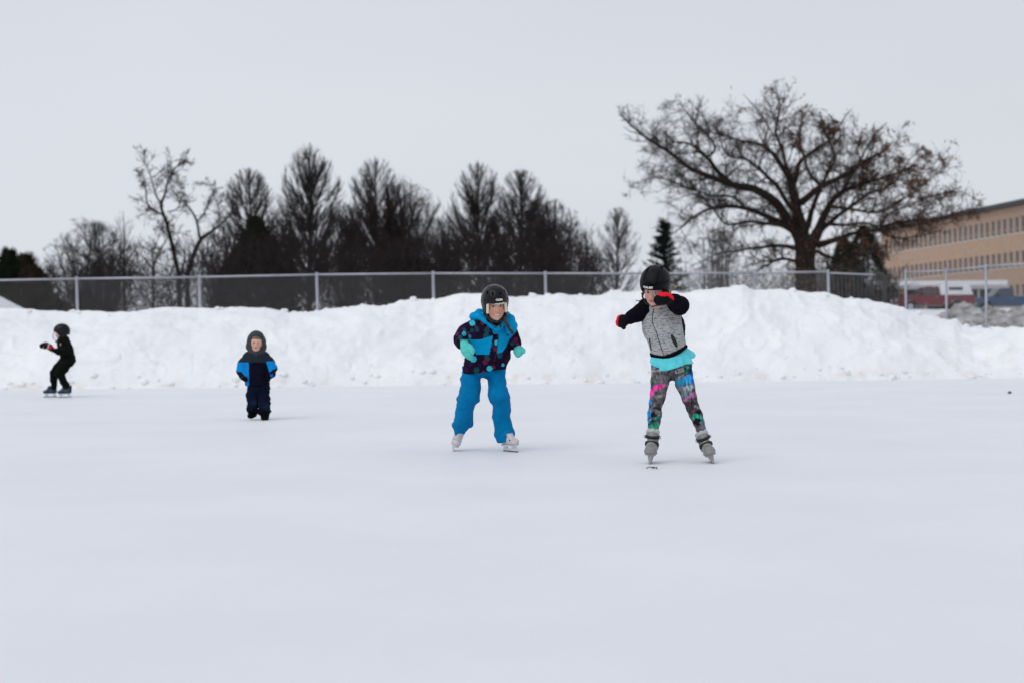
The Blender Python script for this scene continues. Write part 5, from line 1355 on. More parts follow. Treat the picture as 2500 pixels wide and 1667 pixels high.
# ---------------------------------------------------------------- girl in grey sweater and printed leggings
def grey_girl():
    F_ = Fig(9.47, (1480, 620, 5.227), (700, 2690), 'girl skating in heather grey zip sweater with black sleeves, cyan shirt and printed leggings')
    J = F_.J; m = F_.m
    hc = J(618, 452, -.15); R = rot(-22, 24, 8); hs = .94
    B = Sdf(.0046)
    head_ops(B, hc, R, hs, 0, J(640, 640, -.06))
    B.ecap(J(675, 760, .0), J(765, 1220, 0), (.08, .05), (.085, .06), k=.03)
    B.ecap(J(765, 1220, 0), J(795, 1330, 0), (.085, .06), (.09, .06), k=.03)
    B.cap(J(560, 705, .0), J(830, 690, .0), .032, .032, .02)
    B.chain([J(520, 690, 0), J(360, 760, -.02), J(215, 850, -.05), J(190, 880, -.06)], [.036, .030, .022, .018])
    B.chain([J(850, 660, -.02), J(930, 662, -.10), J(870, 600, -.22), J(740, 575, -.33)], [.034, .028, .020, .016])
    B.chain([J(670, 1480, 0), J(640, 1850, -.03), J(610, 2060, .0), J(590, 2270, .0)], [.045, .034, .024, .018])
    B.chain([J(900, 1480, 0), J(1060, 1850, -.04), J(1130, 2060, .0), J(1205, 2270, .0)], [.045, .034, .024, .018])
    F_.add('body', B, M['skin'], paint=face_paint(hc, R, hs, (.62, .36, .29), .45))
    # leggings, crop of the legs
    F_.crop(1530, 860, 5.227); m = F_.m
    S = Sdf(.005)
    S.ecap(J(560, 120, 0), J(580, 170, 0), np.array([250, 185]) * m, np.array([258, 185]) * m, k=.02)
    F_.chain(S, [(432, 190, 0, 120), (422, 380, -.02, 112), (395, 560, -.04, 96), (372, 660, -.03, 82), (355, 780, 0, 86), (350, 880, .01, 76), (338, 980, .01, 62), (335, 1040, .01, 55)], .015)
    F_.chain(S, [(705, 190, 0, 128), (745, 400, -.03, 118), (800, 580, -.05, 93), (838, 690, -.04, 82), (880, 790, 0, 80), (920, 890, .01, 68), (950, 980, .01, 60), (960, 1040, .01, 52)], .015)
    S.cut(J(575, 100, 0), (0, 0, 1))
    PK = (.80, .05, .33); CYN = (.02, .30, .55); TE = (.06, .24, .27); GN = (.02, .30, .17); DK = (.015, .012, .02); LG = (.36, .36, .38); BLU = (.02, .33, .72); MG = (.45, .12, .34); DG = (.02, .10, .08)
    blobs = [(380, 230, 70, 14, -8, LG, .7), (340, 360, 60, 14, 25, (.07, .22, .17), .8), (330, 400, 24, 50, 0, (.05, .12, .12), .7), (440, 330, 60, 60, 0, (.16, .15, .16), .5),
             (400, 440, 85, 34, -18, PK, 1), (320, 510, 30, 50, 10, PK, 1), (440, 550, 45, 22, -5, (.30, .27, .28), .8), (400, 605, 90, 30, -10, (.09, .075, .085), .8),
             (295, 640, 26, 46, 0, BLU, .9), (290, 690, 22, 12, 0, DK, 1), (285, 780, 20, 60, 0, BLU, 1), (345, 790, 40, 44, 30, DK, 1), (400, 710, 60, 22, 10, DK, .9), (395, 770, 34, 40, -30, (.12, .11, .11), .8),
             (290, 870, 24, 30, 0, (.05, .45, .85), 1), (370, 860, 80, 32, -30, DG, 1), (330, 878, 40, 10, 0, DK, 1), (390, 820, 50, 14, -40, (.04, .28, .15), 1), (350, 940, 90, 30, -5, GN, 1), (290, 970, 30, 14, 0, (.3, .08, .18), .9), (425, 860, 14, 40, 0, (.02, .1, .3), .9),
             (800, 340, 75, 60, -15, BLU, .9), (690, 380, 70, 60, -20, CYN, .8), (790, 450, 70, 36, -10, (.35, .48, .55), .7), (740, 520, 60, 70, 0, (.16, .22, .25), .7), (850, 545, 50, 26, -25, MG, .9), (770, 590, 70, 18, -22, MG, .7),
             (770, 215, 75, 42, -10, (.015, .11, .09), 1), (830, 230, 30, 70, 0, (.01, .04, .10), .9), (840, 320, 20, 80, 0, (.01, .10, .55), .8), (740, 290, 70, 14, -25, DK, .6), (690, 310, 50, 16, -30, LG, .5),
             (810, 665, 95, 42, 0, (.035, .02, .03), .9), (890, 690, 20, 20, 0, LG, .7), (860, 760, 45, 50, 20, (.12, .10, .11), .9), (920, 760, 40, 50, 20, (.03, .012, .03), 1), (880, 815, 60, 30, -25, (.03, .42, .25), 1), (945, 830, 40, 24, 20, (.03, .42, .25), 1), (900, 890, 60, 52, 0, DK, 1),
             (960, 880, 20, 46, 10, (.10, .22, .24), 1), (900, 965, 70, 18, -5, (.16, .15, .16), .9), (1000, 975, 24, 26, 0, (.06, .2, .42), .8), (820, 480, 10, 80, 10, LG, .4), (560, 240, 40, 90, 0, (.10, .095, .10), .7)]
    def paint(V, N):
        x, y = F_.uv(V); c = np.tile(np.array((.13, .12, .13)), (len(V), 1))
        st = fbm(np.stack([x * .008, y * .03, V[:, 1] * 8], 1), 1, 3, 5); c *= (1 + .6 * st)[:, None]
        wx = x + 14 * noise3(np.stack([x, y, y * 0], 1), .03, 4); wy = y + 14 * noise3(np.stack([x, y, y * 0], 1), .03, 8)
        for bx, by, rx, ry, a, cc, w in blobs:
            t = math.radians(a); dx = wx - bx; dy = wy - by; u = (dx * math.cos(t) + dy * math.sin(t)) / rx; v = (-dx * math.sin(t) + dy * math.cos(t)) / ry
            soft(c, w * np.clip((1.15 - np.sqrt(u * u + v * v)) * 2.6, 0, 1), cc)
        g2 = fbm(np.stack([x * .05, y * .02, V[:, 1] * 20], 1), 1, 3, 15); c *= (1 + .7 * g2)[:, None]
        return np.clip(c, .005, .9)
    lo, LV, LQ, _ = F_.add('leggings', S, M['cloth_col'], ((.0025, (8, 8, 26), 21), ('r', .003, (12, 12, 30), 25)), paint)
    X = J(720, 205, 0) - J(600, 240, 0); X = X / np.linalg.norm(X); Yv = np.cross(np.array([0, 1., 0]), X); Yv = -Yv if Yv[2] < 0 else Yv
    Nn = np.array([0, -1., 0])
    text_on(F_, '6200', J(655, 232, 0), 62 * m * 1.25, (X, Yv, Nn), M['grey_print'], (LV, LQ), bold=.0006, parent=lo, stretch=.8)
    text_on(F_, 'W', J(765, 190, 0), 48 * m * 1.25, (X, Yv, Nn), M['green_print'], (LV, LQ), bold=.0012, parent=lo, stretch=.8)
    text_on(F_, 'DI', J(362, 178, 0), 48 * m * 1.25, (np.array([1., 0, 0]), np.array([0, 0, 1.]), Nn), M['grey_print'], (LV, LQ), bold=.0006, parent=lo)
    # skates
    c1 = J(303, 1437, 0); c1[2] = 0
    skate(F_, c1, -10, 5, 0, 1.0, M['boot_grey'], M['holder_grey'], M['steel'], 'strap', shaft=.155)
    c2 = J(1098, 1420, 0); c2[2] = 0
    skate(F_, c2, -2, -21, 0, .98, M['boot_grey'], M['holder_grey'], M['steel'], 'strap', shaft=.155)
    # back to the torso crop
    F_.crop(1480, 620, 5.227); m = F_.m
    # sweater body
    SW = bpy.data.materials.new('heather_grey_knit'); SW.use_nodes = True; nt = SW.node_tree; b = nt.nodes['Principled BSDF']; b.inputs['Roughness'].default_value = .95; b.inputs['Specular IOR Level'].default_value = .1
    tc = nt.nodes.new('ShaderNodeTexCoord'); mp = nt.nodes.new('ShaderNodeMapping'); mp.inputs['Scale'].default_value = (16, 16, 120); mp.inputs['Rotation'].default_value = (0, math.radians(4), 0)
    n = nt.nodes.new('ShaderNodeTexNoise'); n.inputs['Scale'].default_value = 2.4; n.inputs['Detail'].default_value = 3; n.inputs['Roughness'].default_value = .6
    r = nt.nodes.new('ShaderNodeValToRGB'); r.color_ramp.elements[0].position = .34; r.color_ramp.elements[0].color = (.07, .07, .075, 1); r.color_ramp.elements[1].position = .52; r.color_ramp.elements[1].color = (.45, .455, .46, 1)
    at = nt.nodes.new('ShaderNodeAttribute'); at.attribute_name = 'Col'; mu = nt.nodes.new('ShaderNodeVectorMath'); mu.operation = 'MULTIPLY'
    bp_ = nt.nodes.new('ShaderNodeBump'); bp_.inputs['Distance'].default_value = .002
    nt.links.new(tc.outputs['Object'], mp.inputs[0]); nt.links.new(mp.outputs[0], n.inputs['Vector']); nt.links.new(n.outputs['Fac'], r.inputs['Fac'])
    nt.links.new(r.outputs['Color'], mu.inputs[0]); nt.links.new(at.outputs['Color'], mu.inputs[1]); nt.links.new(mu.outputs[0], b.inputs['Base Color'])
    nt.links.new(n.outputs['Fac'], bp_.inputs['Height']); nt.links.new(bp_.outputs[0], b.inputs['Normal'])
    S = Sdf(.0052)
    side = (1, 0, .12)
    S.ecap(J(690, 735, 0), J(735, 950, -.01), np.array([222, 160]) * m, np.array([248, 190]) * m, side, k=.04)
    S.ecap(J(735, 950, -.01), J(795, 1215, 0), np.array([240, 190]) * m, np.array([236, 195]) * m, side, k=.04)
    S.ecap(J(660, 655, -.01), J(690, 740, 0), np.array([130, 105]) * m, np.array([220, 150]) * m, side, k=.05)
    S.ecap(J(640, 600, -.03), J(648, 660, -.02), np.array([92, 88]) * m, np.array([120, 105]) * m, side, k=.03)
    hx = [500, 565, 640, 735, 850, 950, 1035, 1070]; hy = [1235, 1262, 1290, 1300, 1268, 1215, 1145, 1110]
    def hem(p, dy):
        x, y = F_.uv(p); return (np.interp(x, hx, hy) + dy - y) * m
    def cutf(S, f): S.ops.append((lambda p: f(p), None, None, .003, True))
    cutf(S, lambda p: hem(p, 6))
    def tone(V, N):
        x, y = F_.uv(V); c = np.ones((len(V), 3))
        edge = np.interp(y, [700, 800, 1050, 1200], [925, 955, 995, 1020])
        put(c, (x > edge) | (N[:, 1] > .35), (.02, .015, .03)); return c
    so, SV, SQ, _ = F_.add('sweater', S, SW, ((.006, (9, 9, 13), 31), (.002, (30, 30, 40), 35)), tone)
    # hem band
    S = Sdf(.0048)
    S.ecap(J(755, 1080, -.005), J(800, 1240, 0), np.array([238, 194]) * m, np.array([246, 206]) * m, side, k=.02)
    cutf(S, lambda p: -hem(p, 0)); cutf(S, lambda p: hem(p, 50))
    F_.add('hem_band', S, M['black_fleece'], parent=so)
    # sleeves
    S = Sdf(.0052)
    F_.chain(S, [(590, 655, .0, 75), (520, 690, .0, 118), (430, 748, -.01, 96), (340, 800, -.03, 80), (255, 850, -.05, 62)], .03)
    F_.add('sleeve', S, M['black_fleece'], ((.004, (18, 14, 14), 41), ('r', .010, (12, 9, 9), 45)), parent=so)
    S = Sdf(.0052)
    F_.chain(S, [(760, 640, .0, 80), (850, 640, -.02, 118), (925, 660, -.08, 112), (940, 660, -.14, 104), (880, 600, -.22, 80), (800, 580, -.29, 62)], .03)
    F_.add('sleeve', S, M['black_fleece'], ((.004, (14, 14, 14), 42), ('r', .009, (10, 10, 10), 46)), parent=so)
    # collar
    v, f = band(J(655, 640, -.02), rot(0, 12, 0), 96 * m, 85 * m, 0, .03, .006); F_.raw('collar', v, f, M['black_fleece'], so)
    bv = BVHTree.FromPolygons([tuple(p) for p in SV], [tuple(int(t) for t in q) for q in SQ])
    def onto(x, y, lift=.001):
        p = J(x, y, -.6); dr = J(x, y, .6) - p; hit = bv.ray_cast(Vector(p), Vector(dr / np.linalg.norm(dr)), 2.0)
        return (np.array(hit[0]) + np.array([0, -lift, 0])) if hit[0] is not None else J(x, y, -.1)
    zp = catmull(np.array([onto(*q) for q in ((628, 660), (600, 730), (590, 800), (590, 870), (612, 940), (640, 1000), (668, 1090), (690, 1160), (712, 1230), (735, 1290))]), 3)
    v, f = tube(zp, .0024, 5); F_.raw('zip', v, f, M['strap'], so)
    pk = [onto(x, y, .0) for x, y in ((838, 1042), (852, 1075), (868, 1110), (884, 1145), (898, 1178))]
    S = Sdf(.0035); S.chain(pk, [.008, .0115, .0125, .0115, .008], .004); v, q, _ = S.mesh(); F_.raw('pocket', v, q, M['strap'], so)
    pk = [onto(x, y, .0) for x, y in ((552, 1075), (558, 1130), (566, 1180), (576, 1232))]
    v, f = tube(pk, .0045, 6); F_.raw('pocket', v, f, M['strap'], so)
    # cyan shirt tail
    n = 96; rows_ = 12; V = []
    for j in range(rows_):
        t = j / (rows_ - 1)
        for i in range(n):
            a = 2 * math.pi * i / n; cx, sy = math.cos(a), math.sin(a)    # sy<0 faces the camera
            xt = 800 + cx * 222; top = J(xt, np.interp(xt, hx, hy) + 36, sy * 182 * m)
            xb = 845 + cx * (262 if cx < 0 else 278)
            if sy <= 0: yb = np.interp(xb, [580, 640, 700, 760, 860, 1000, 1080, 1123], [1405, 1440, 1488, 1492, 1462, 1415, 1392, 1300])
            else: yb = np.interp(xb, [580, 850, 1123], [1395, 1360, 1290])
            bt = J(xb, yb, sy * .125)
            ruf = .010 * math.sin(a * 9 + 1.3) + .006 * math.sin(a * 17)
            bt = bt + np.array([cx, sy, 0]) * ruf
            p = top * (1 - t) + bt * t; p = p + np.array([cx, sy, 0]) * (.008 * math.sin(t * math.pi * .8) + .007 * t * math.sin(a * 13 + t * 4) + .004 * t * math.sin(a * 29 + t * 9))
            V.append(p)
    V = np.array(V); inner = V.copy(); cc = V.mean(axis=0); 
    dirv = (V - cc) * [1, 1, 0]; dirv /= np.linalg.norm(dirv, axis=1)[:, None]; inner = V - dirv * .0035
    Fq = []
    for j in range(rows_ - 1):
        for i in range(n):
            i2 = (i + 1) % n; Fq.append((j * n + i, (j + 1) * n + i, (j + 1) * n + i2, j * n + i2)); o_ = rows_ * n
            Fq.append((o_ + j * n + i, o_ + j * n + i2, o_ + (j + 1) * n + i2, o_ + (j + 1) * n + i))
    for i in range(n):
        i2 = (i + 1) % n; e = (rows_ - 1) * n; Fq.append((e + i, rows_ * n + e + i, rows_ * n + e + i2, e + i2))
    F_.raw('shirt', np.vstack([V, inner]), Fq, M['cyan_shirt'])
    # helmet
    ho, V, Q, L = build_helmet(F_, J(622, 430, -.14), R, .96, M['helmet_matt'], 'smooth', .0044)
    nrm_ = R[:, 1]; tx = -R[:, 0]; ty = R[:, 2]
    text_on(F_, 'BAUER', L(.016, .12, .052), .018, (tx, ty, nrm_), M['white_print'], (V, Q), bold=.0009, parent=ho, lift=.008, shear=.3, stretch=1.15, flat=True)
    def pad(pts, r, nm, mt):
        S2 = Sdf(.0035); S2.chain([L(*p) for p in pts], [r] * len(pts), .01); v, q, _ = S2.mesh(); F_.raw(nm, v, q, M[mt], ho)
    pad([(.084, .03, -.04), (.078, .03, -.07), (.05, .045, -.105), (0, .055, -.118), (-.05, .045, -.105), (-.078, .03, -.07), (-.084, .03, -.04)], .0045, 'chin_strap', 'strap')
    hr = []
    rr = np.random.default_rng(5)
    for k in range(26):
        st = L(-.075 + rr.normal() * .008, -.03 + rr.normal() * .02, -.05 + rr.normal() * .015)
        e1 = J(835 + rr.normal() * 10, 440 + rr.normal() * 14, -.05); e2 = J(872 + rr.normal() * 12, 430 + rr.normal() * 16, -.06)
        if k % 2: e1 = J(820 + rr.normal() * 8, 480 + rr.normal() * 10, -.08); e2 = J(815 + rr.normal() * 10, 530 + rr.normal() * 16, -.10)
        hr.append(tube(catmull([st, e1, e2], 4), np.linspace(.003, .0012, 9), 4))
    v, f = join(hr); F_.raw('hair', v, f, M['fair_hair'])
    hr = [tube(catmull([J(520, 615, -.02), J(470, 600, -.02), J(420, 602, -.02), J(372, 596, -.03)], 4), np.linspace(.006, .002, 13), 5)]
    v, f = join(hr); F_.raw('drawstring', v, f, M['strap'])
    # mittens
    S = Sdf(.0045)
    F_.chain(S, [(800, 575, -.31, 62), (745, 572, -.34, 72), (690, 585, -.34, 66), (650, 600, -.33, 42)], .02)
    F_.chain(S, [(720, 605, -.36, 38), (675, 618, -.37, 30)], .012)
    def two(V, N):
        x, y = F_.uv(V); c = np.tile(np.array((.008, .008, .01)), (len(V), 1)); z = N[:, 2]
        put(c, (y < np.interp(x, [640, 700, 790, 830, 870], [520, 543, 540, 575, 600])) & (x > 640), (.75, .015, .03)); return c
    F_.add('mitten', S, M['cloth_col'], ((.003, 35, 3),), two)
    S = Sdf(.0045)
    F_.chain(S, [(235, 845, -.06, 66), (200, 860, -.07, 72), (175, 880, -.075, 52)], .02); F_.chain(S, [(205, 900, -.09, 42), (225, 935, -.10, 28)], .012)
    def two2(V, N):
        x, y = F_.uv(V); c = np.tile(np.array((.008, .008, .01)), (len(V), 1)); put(c, x < np.interp(y, [760, 800, 860, 930], [215, 165, 148, 158]), (.70, .015, .04)); return c
    F_.add('mitten', S, M['cloth_col'], ((.003, 35, 3),), two2)

# ---------------------------------------------------------------- toddler in hooded jacket
def toddler():
    F_ = Fig(15.3, (540, 780, 5.806), (530, 1425), 'small child walking on the ice in navy snow suit with grey hood and blue sleeves')
    J = F_.J; m = F_.m
    hc = J(500, 345, -.07); R = rot(6, -2, 2); hs = .79
    B = Sdf(.006)
    head_ops(B, hc, R, hs, 0, J(500, 470, -.02))
    B.ecap(J(500, 540, 0), J(515, 900, 0), (.08, .06), (.09, .07), k=.03)
    B.cap(J(420, 530, 0), J(590, 530, 0), .04, .04, .03)
    B.chain([J(360, 530, 0), J(270, 700, 0), J(310, 820, -.05)], [.04, .035, .025]); B.chain([J(640, 530, 0), J(740, 690, 0), J(700, 790, -.06)], [.04, .035, .025])
    B.chain([J(455, 930, 0), J(442, 1160, -.02), J(440, 1330, .02)], [.05, .04, .03]); B.chain([J(605, 930, 0), J(615, 1180, -.04), J(615, 1350, -.02)], [.05, .04, .03])
    F_.add('body', B, M['skin'], paint=face_paint(hc, R, hs, (.64, .37, .29), .7, False, (.25, .15, .10)))
    GR = (.018, .025, .034); BU = (.004, .23, .62); NV = (.004, .005, .014); KB = (.006, .009, .014)
    S = Sdf(.0075)
    S.ecap(J(500, 560, 0), J(520, 800, 0), np.array([165, 135]) * m, np.array([160, 145]) * m, k=.05); S.ecap(J(500, 520, 0), J(500, 620, 0), np.array([125, 95]) * m, np.array([150, 120]) * m, k=.05)
    S.ecap(J(520, 790, 0), J(525, 910, 0), np.array([160, 145]) * m, np.array([168, 148]) * m, k=.04)
    F_.chain(S, [(385, 530, 0, 66), (308, 635, 0, 70), (285, 715, -.01, 64), (315, 790, -.05, 52), (332, 828, -.08, 42)], .03)
    F_.chain(S, [(612, 530, 0, 66), (688, 625, 0, 70), (722, 705, -.02, 64), (712, 770, -.07, 52), (690, 800, -.10, 42)], .03)
    S.cut(J(525, 925, 0), (0, 0, -1))
    def paint(V, N):
        x, y = F_.uv(V); c = np.tile(np.array(NV), (len(V), 1))
        put(c, y < 605 - (np.abs(x - 500) > 130) * 0 , GR)
        put(c, (y >= 605) & (x < 392), BU); put(c, (y >= 590) & (x > 640) & (y < 860), BU); put(c, (x > 640) & (x < np.interp(y, [600, 700, 750], [640, 668, 690])) & (y > 600), NV)
        put(c, (x < 392) & (y > np.interp(x, [230, 290, 340], [730, 740, 800])) & (x < 350), KB); put(c, (x > 690) & (y > np.interp(x, [690, 740, 790], [740, 700, 690])), KB)
        put(c, inpoly(x, y, [(280, 820), (340, 795), (352, 830), (300, 850)]), (.01, .12, .5)); put(c, inpoly(x, y, [(690, 780), (730, 765), (745, 805), (705, 830)]), (.01, .12, .5))
        put(c, (N[:, 1] > .4) & (y > 605) & (x > 392) & (x < 640), NV)
        return c
    jo, *_ = F_.add('jacket', S, M['cloth_col'], ((.009, (8, 8, 16), 51), (.003, 40, 5)), paint)
    v, f = tube([J(497, 490, -.17), J(497, 600, -.19)], .004, 5); F_.raw('zip', v, f, M['strap'], jo)
    H = Sdf(.0065)
    H.ell(J(500, 318, .0), np.array([132, 128, 162]) * m, None, .03); H.chain([J(405, 390, -.02), J(448, 452, -.05), J(500, 478, -.08), J(560, 450, -.05), J(590, 390, -.02)], [.038, .036, .030, .036, .038], .03)
    H.ell(J(505, 240, -.06), np.array([95, 70, 62]) * m, None, .03)
    H.ell(J(498, 352, -.12), np.array([70, 150, 92]) * m, None, .01, True); H.ell(J(500, 330, .02), np.array([110, 100, 130]) * m, None, .005, True)
    F_.add('hood', H, mat('grey_hood', GR, .7, .15, 20, bump=.002, bscale=40), ((.005, (10, 10, 14), 53),), parent=jo)
    S = Sdf(.0065); S.ell(hc + R @ np.array([0, -.004, .040]), np.array([.060, .074, .048]), R); 
    S.box(hc + R @ np.array([0, .07, -.04]), np.array([.09, .05, .098]), R, .01, .004, True)
    F_.add('hair', S, mat('sandy_hair', (.22, .13, .08), .7, .3, 60), ((.003, 50, 3),))
    S = Sdf(.0075)
    S.ecap(J(525, 880, 0), J(530, 960, 0), np.array([150, 120]) * m, np.array([155, 122]) * m, k=.04)
    F_.chain(S, [(452, 960, 0, 82), (450, 1080, -.02, 84), (444, 1200, -.02, 82), (436, 1290, .02, 66), (442, 1330, .03, 50)], .012)
    F_.chain(S, [(606, 960, 0, 84), (610, 1100, -.03, 84), (614, 1220, -.05, 80), (618, 1310, -.02, 74), (620, 1365, -.02, 58)], .012)
    S.ell(J(378, 1070, 0), np.array([28, 30, 34]) * m, k=.02)
    for (x, y) in ((385, 1260), (510, 1300), (560, 1320), (680, 1300)): S.ell(J(x, y, 0), np.array([34, 40, 34]) * m, k=.03)
    def pp(V, N):
        x, y = F_.uv(V); c = np.tile(np.array((.004, .007, .020)), (len(V), 1))
        soft(c, .8 * np.exp(-((x - 480) / 50) ** 2 - ((y - 1170) / 45) ** 2), (.012, .028, .05)); soft(c, .7 * np.exp(-((x - 640) / 45) ** 2 - ((y - 1240) / 50) ** 2), (.012, .028, .05)); soft(c, 1.0 * (y > 1290), (.004, .005, .009)); return c
    F_.add('snow_pants', S, M['cloth_col'], ((.010, (8, 8, 18), 55), (.004, 30, 5)), pp)
    for (x, y, o, yw) in ((448, 1338, .05, -6), (620, 1400, -.03, 8)):
        S = Sdf(.0065); Rb = rot(yw, 8, 0); c = J(x, y, o)
        if x > 500: c[2] = .030
        S.ell(c + Rb @ np.array([0, .06, -.002]), np.array([.040, .060, .034]), Rb, .02); S.ell(c + Rb @ np.array([0, -.03, .012]), np.array([.038, .045, .045]), Rb, .02); S.cap(c, c + np.array([0, .02, .08]), .045, .05, .02)
        S.cut(c - np.array([0, 0, .033]), -Rb[:, 2]); bo, *_ = F_.add('boot', S, M['black_boot'])
        v, f = tube([c + Rb @ np.array([-.02, .088, .018]), c + Rb @ np.array([.0, .092, .018])], .004, 5); F_.raw('toggle', v, f, M['white_plastic'], bo)
    for pts in ([(328, 830, -.08, 40), (345, 848, -.10, 34)], [(690, 805, -.10, 40), (672, 820, -.12, 30)]):
        S = Sdf(.006); F_.chain(S, pts, .02); x, y, o, r = pts[0]; F_.chain(S, [(x + (14 if x < 500 else -14), y - 12, o - .02, 16), (x + (26 if x < 500 else -28), y - 2, o - .05, 14)], .01)
        F_.add('mitten', S, M['black_fleece'])

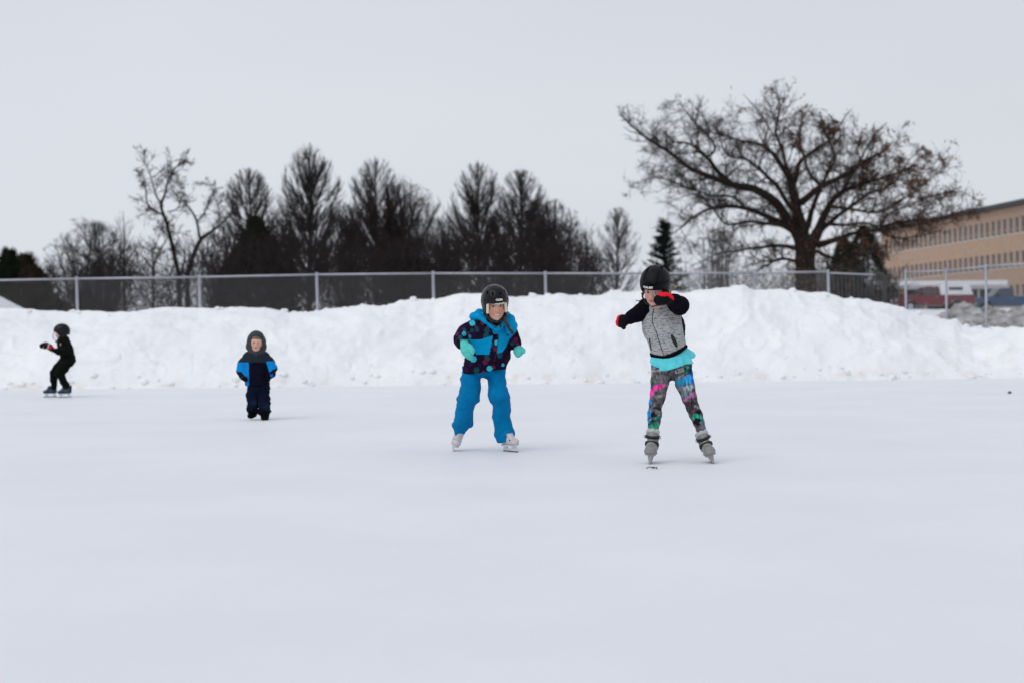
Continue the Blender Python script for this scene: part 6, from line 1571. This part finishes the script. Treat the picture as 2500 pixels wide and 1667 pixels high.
# ---------------------------------------------------------------- boy in black, side on
def boy():
    F_ = Fig(22.5, (60, 770, 6.817), (580, 1390), 'child in black with caged helmet and hockey gloves, skating sideways at the far left')
    J = F_.J; m = F_.m
    hc = J(618, 300, 0); R = rot(-78, 8, 0); hs = 1.0
    B = Sdf(.009)
    head_ops(B, hc, R, hs, 0, J(650, 430, 0))
    B.ecap(J(655, 460, 0), J(720, 720, 0), (.06, .08), (.07, .08), k=.03)
    B.chain([J(672, 470, -.08), J(672, 610, -.13), J(430, 555, -.18), J(385, 500, -.19)], [.036, .034, .022, .02]); B.chain([J(672, 470, .08), J(670, 600, .13), J(450, 570, .10)], [.036, .034, .02])
    B.chain([J(720, 770, -.07), J(600, 955, -.085), J(690, 1160, -.08)], [.055, .04, .03]); B.chain([J(650, 780, .07), J(500, 950, .08), J(485, 1160, .08)], [.055, .038, .03])
    F_.add('body', B, M['skin'], paint=face_paint(hc, R, hs, (.60, .35, .29), .5))
    S = Sdf(.010)
    S.ecap(J(652, 440, 0), J(690, 580, 0), np.array([100, 120]) * m, np.array([112, 130]) * m, k=.05); S.ecap(J(690, 580, 0), J(720, 740, 0), np.array([112, 130]) * m, np.array([118, 125]) * m, k=.05)
    F_.chain(S, [(645, 400, 0, 85), (650, 460, 0, 100)], .04); S.ell(J(762, 735, 0), np.array([80, 110, 70]) * m, k=.05)
    F_.chain(S, [(672, 470, -.09, 62), (672, 610, -.14, 60), (560, 605, -.17, 44), (430, 555, -.18, 34)], .03); F_.chain(S, [(672, 470, .09, 62), (670, 600, .14, 58), (560, 600, .12, 42), (450, 570, .10, 32)], .03)
    F_.add('jacket', S, M['black_cloth'], ((.010, (7, 7, 12), 61),))
    v, f = boxes([(0, .012, 0, .004, 0, .035)]); c = J(590, 500, -.24)
    F_.raw('sleeve_badge', v + c, f, M['holder_grey'], None, False)
    S = Sdf(.010)
    S.ell(J(705, 755, 0), np.array([125, 125, 75]) * m, k=.05)
    F_.chain(S, [(725, 770, -.08, 92), (640, 880, -.08, 80), (585, 965, -.09, 68), (645, 1080, -.08, 58), (700, 1180, -.08, 55)], .04)
    F_.chain(S, [(640, 770, .08, 85), (560, 880, .08, 72), (492, 950, .08, 58), (488, 1070, .08, 54), (490, 1190, .08, 56)], .04)
    F_.add('trousers', S, M['black_cloth'], ((.010, (8, 8, 16), 63),))
    ho, V, Q, L = build_helmet(F_, hc, R, 1.02, M['helmet'], 'ribbed', .007)
    # face cage: thin wires in front of the face
    W_ = []
    for q in (-.055, -.028, 0, .028, .055):
        W_.append(tube(catmull([L(q, .105, .03), L(q * 1.15, .135, -.01), L(q * 1.1, .135, -.06), L(q * .8, .105, -.10)], 3), .0022, 4))
    for z, y in ((.02, .122), (-.01, .135), (-.04, .138), (-.07, .130), (-.10, .105)):
        W_.append(tube(catmull([L(-.085, y - .09, z), L(-.055, y - .02, z), L(0, y + .004, z), L(.055, y - .02, z), L(.085, y - .09, z)], 3), .0022, 4))
    v, f = join(W_); F_.raw('face_cage', v, f, M['holder_white'], ho)
    S = Sdf(.006); S.chain([L(.075, .03, -.03), L(.078, .01, -.05)], [.018, .016], .01); v, q, _ = S.mesh(); F_.raw('ear_guard', v, q, M['white_plastic'], ho)
    S = Sdf(.006); S.chain([L(.06, .07, -.10), L(0, .10, -.115), L(-.06, .07, -.10)], [.014] * 3, .01); v, q, _ = S.mesh(); F_.raw('chin_cup', v, q, M['strap'], ho)
    # hockey gloves with five fingers
    def glove(ox, oy, off):
        S = Sdf(.0075); F_.chain(S, [(430 + ox, 525 + oy, off, 46), (385 + ox, 500 + oy, off, 44), (345 + ox, 480 + oy, off, 38)], .02)
        def gp(V, N):
            x, y = F_.uv(V); c = np.tile(np.array((.010, .011, .014)), (len(V), 1)); x = x - ox; y = y - oy
            put(c, (x > 395) & (y > 515), (.5, .02, .05)); put(c, (np.abs(x - 400 + (y - 500) * .4) < 9), (.6, .6, .62)); put(c, (np.abs(x - 360 + (y - 480) * .5) < 8) & (y > 465), (.5, .03, .07)); put(c, x > 432, (.5, .02, .05)); return c
        g, *_ = F_.add('glove', S, M['cloth_col'], (), gp)
        for k, (w, ln) in enumerate(((-.036, 1.0), (-.012, 1.12), (.012, 1.06), (.036, .85))):
            S = Sdf(.0065); F_.chain(S, [(335 + ox, 476 + oy, off + w, 17), (335 - 35 * ln + ox, 474 + oy, off + w, 17), (335 - 62 * ln + ox, 492 + oy, off + w, 15), (335 - 66 * ln + ox, 520 + oy, off + w, 13)], .006)
            v, q, _ = S.mesh(); F_.raw('finger', v, q, M['black_cloth'], g)
        S = Sdf(.0065); F_.chain(S, [(370 + ox, 500 + oy, off - .04, 18), (335 + ox, 525 + oy, off - .05, 16), (315 + ox, 532 + oy, off - .05, 13)], .006); v, q, _ = S.mesh(); F_.raw('thumb', v, q, M['black_cloth'], g)
    glove(0, 0, -.19); glove(12, 18, .10)
    for (x, o, yw, pt) in ((432, .08, -74, 4), (672, -.09, -76, 0)):
        c = J(x, 1380, o); c[2] = 0; bo = skate(F_, c, yw, 0, 0, .88, M['blue_boot'], M['holder_white'], M['runner'], 'boy', .0065, shaft=.145)
    v, f = tube([J(772, 1250, -.09), J(778, 1160, -.09)], .010, 6); F_.raw('heel_tab', v, f, M['black_cloth'], bo)

blue_girl(); grey_girl(); toddler(); boy()

# ------------------------------------------------------------------ small dark things lying on the ice
def ground_at(px, py):
    v = P(px, py, 1.0) - np.array([0, 0, CAM_H]); t = CAM_H / -v[2]; return v * t + np.array([0, 0, CAM_H])
c = ground_at(1591, 1143.5)
tw = [tube(catmull([c + [-.035, -.02, .006], c + [-.012, .03, .01], c + [.012, -.03, .008]], 4), .0028, 5), tube(catmull([c + [.010, .05, .007], c + [.014, -.01, .012], c + [.030, -.03, .006], c + [.036, .05, .007]], 4), .0028, 5)]
v, f = join(tw); o = mesh_obj('twig', v, f, M['strap'], origin=c); setp(o, 'tiny dark curled twig lying on the ice before the grey-sweater girl\'s left skate', 'twig')
c = ground_at(2465, 960)
v, f = lump_mesh(.03, 5); o = mesh_obj('pebble', v + c + [0, 0, .012], f, M['dark_post'], origin=c); setp(o, 'small dark lump on the ice near the right edge', 'pebble')
print('OBJS', len(bpy.data.objects), 'TRIS', sum(len(o.data.loops) - 2 * len(o.data.polygons) for o in bpy.data.objects if o.type == 'MESH'))
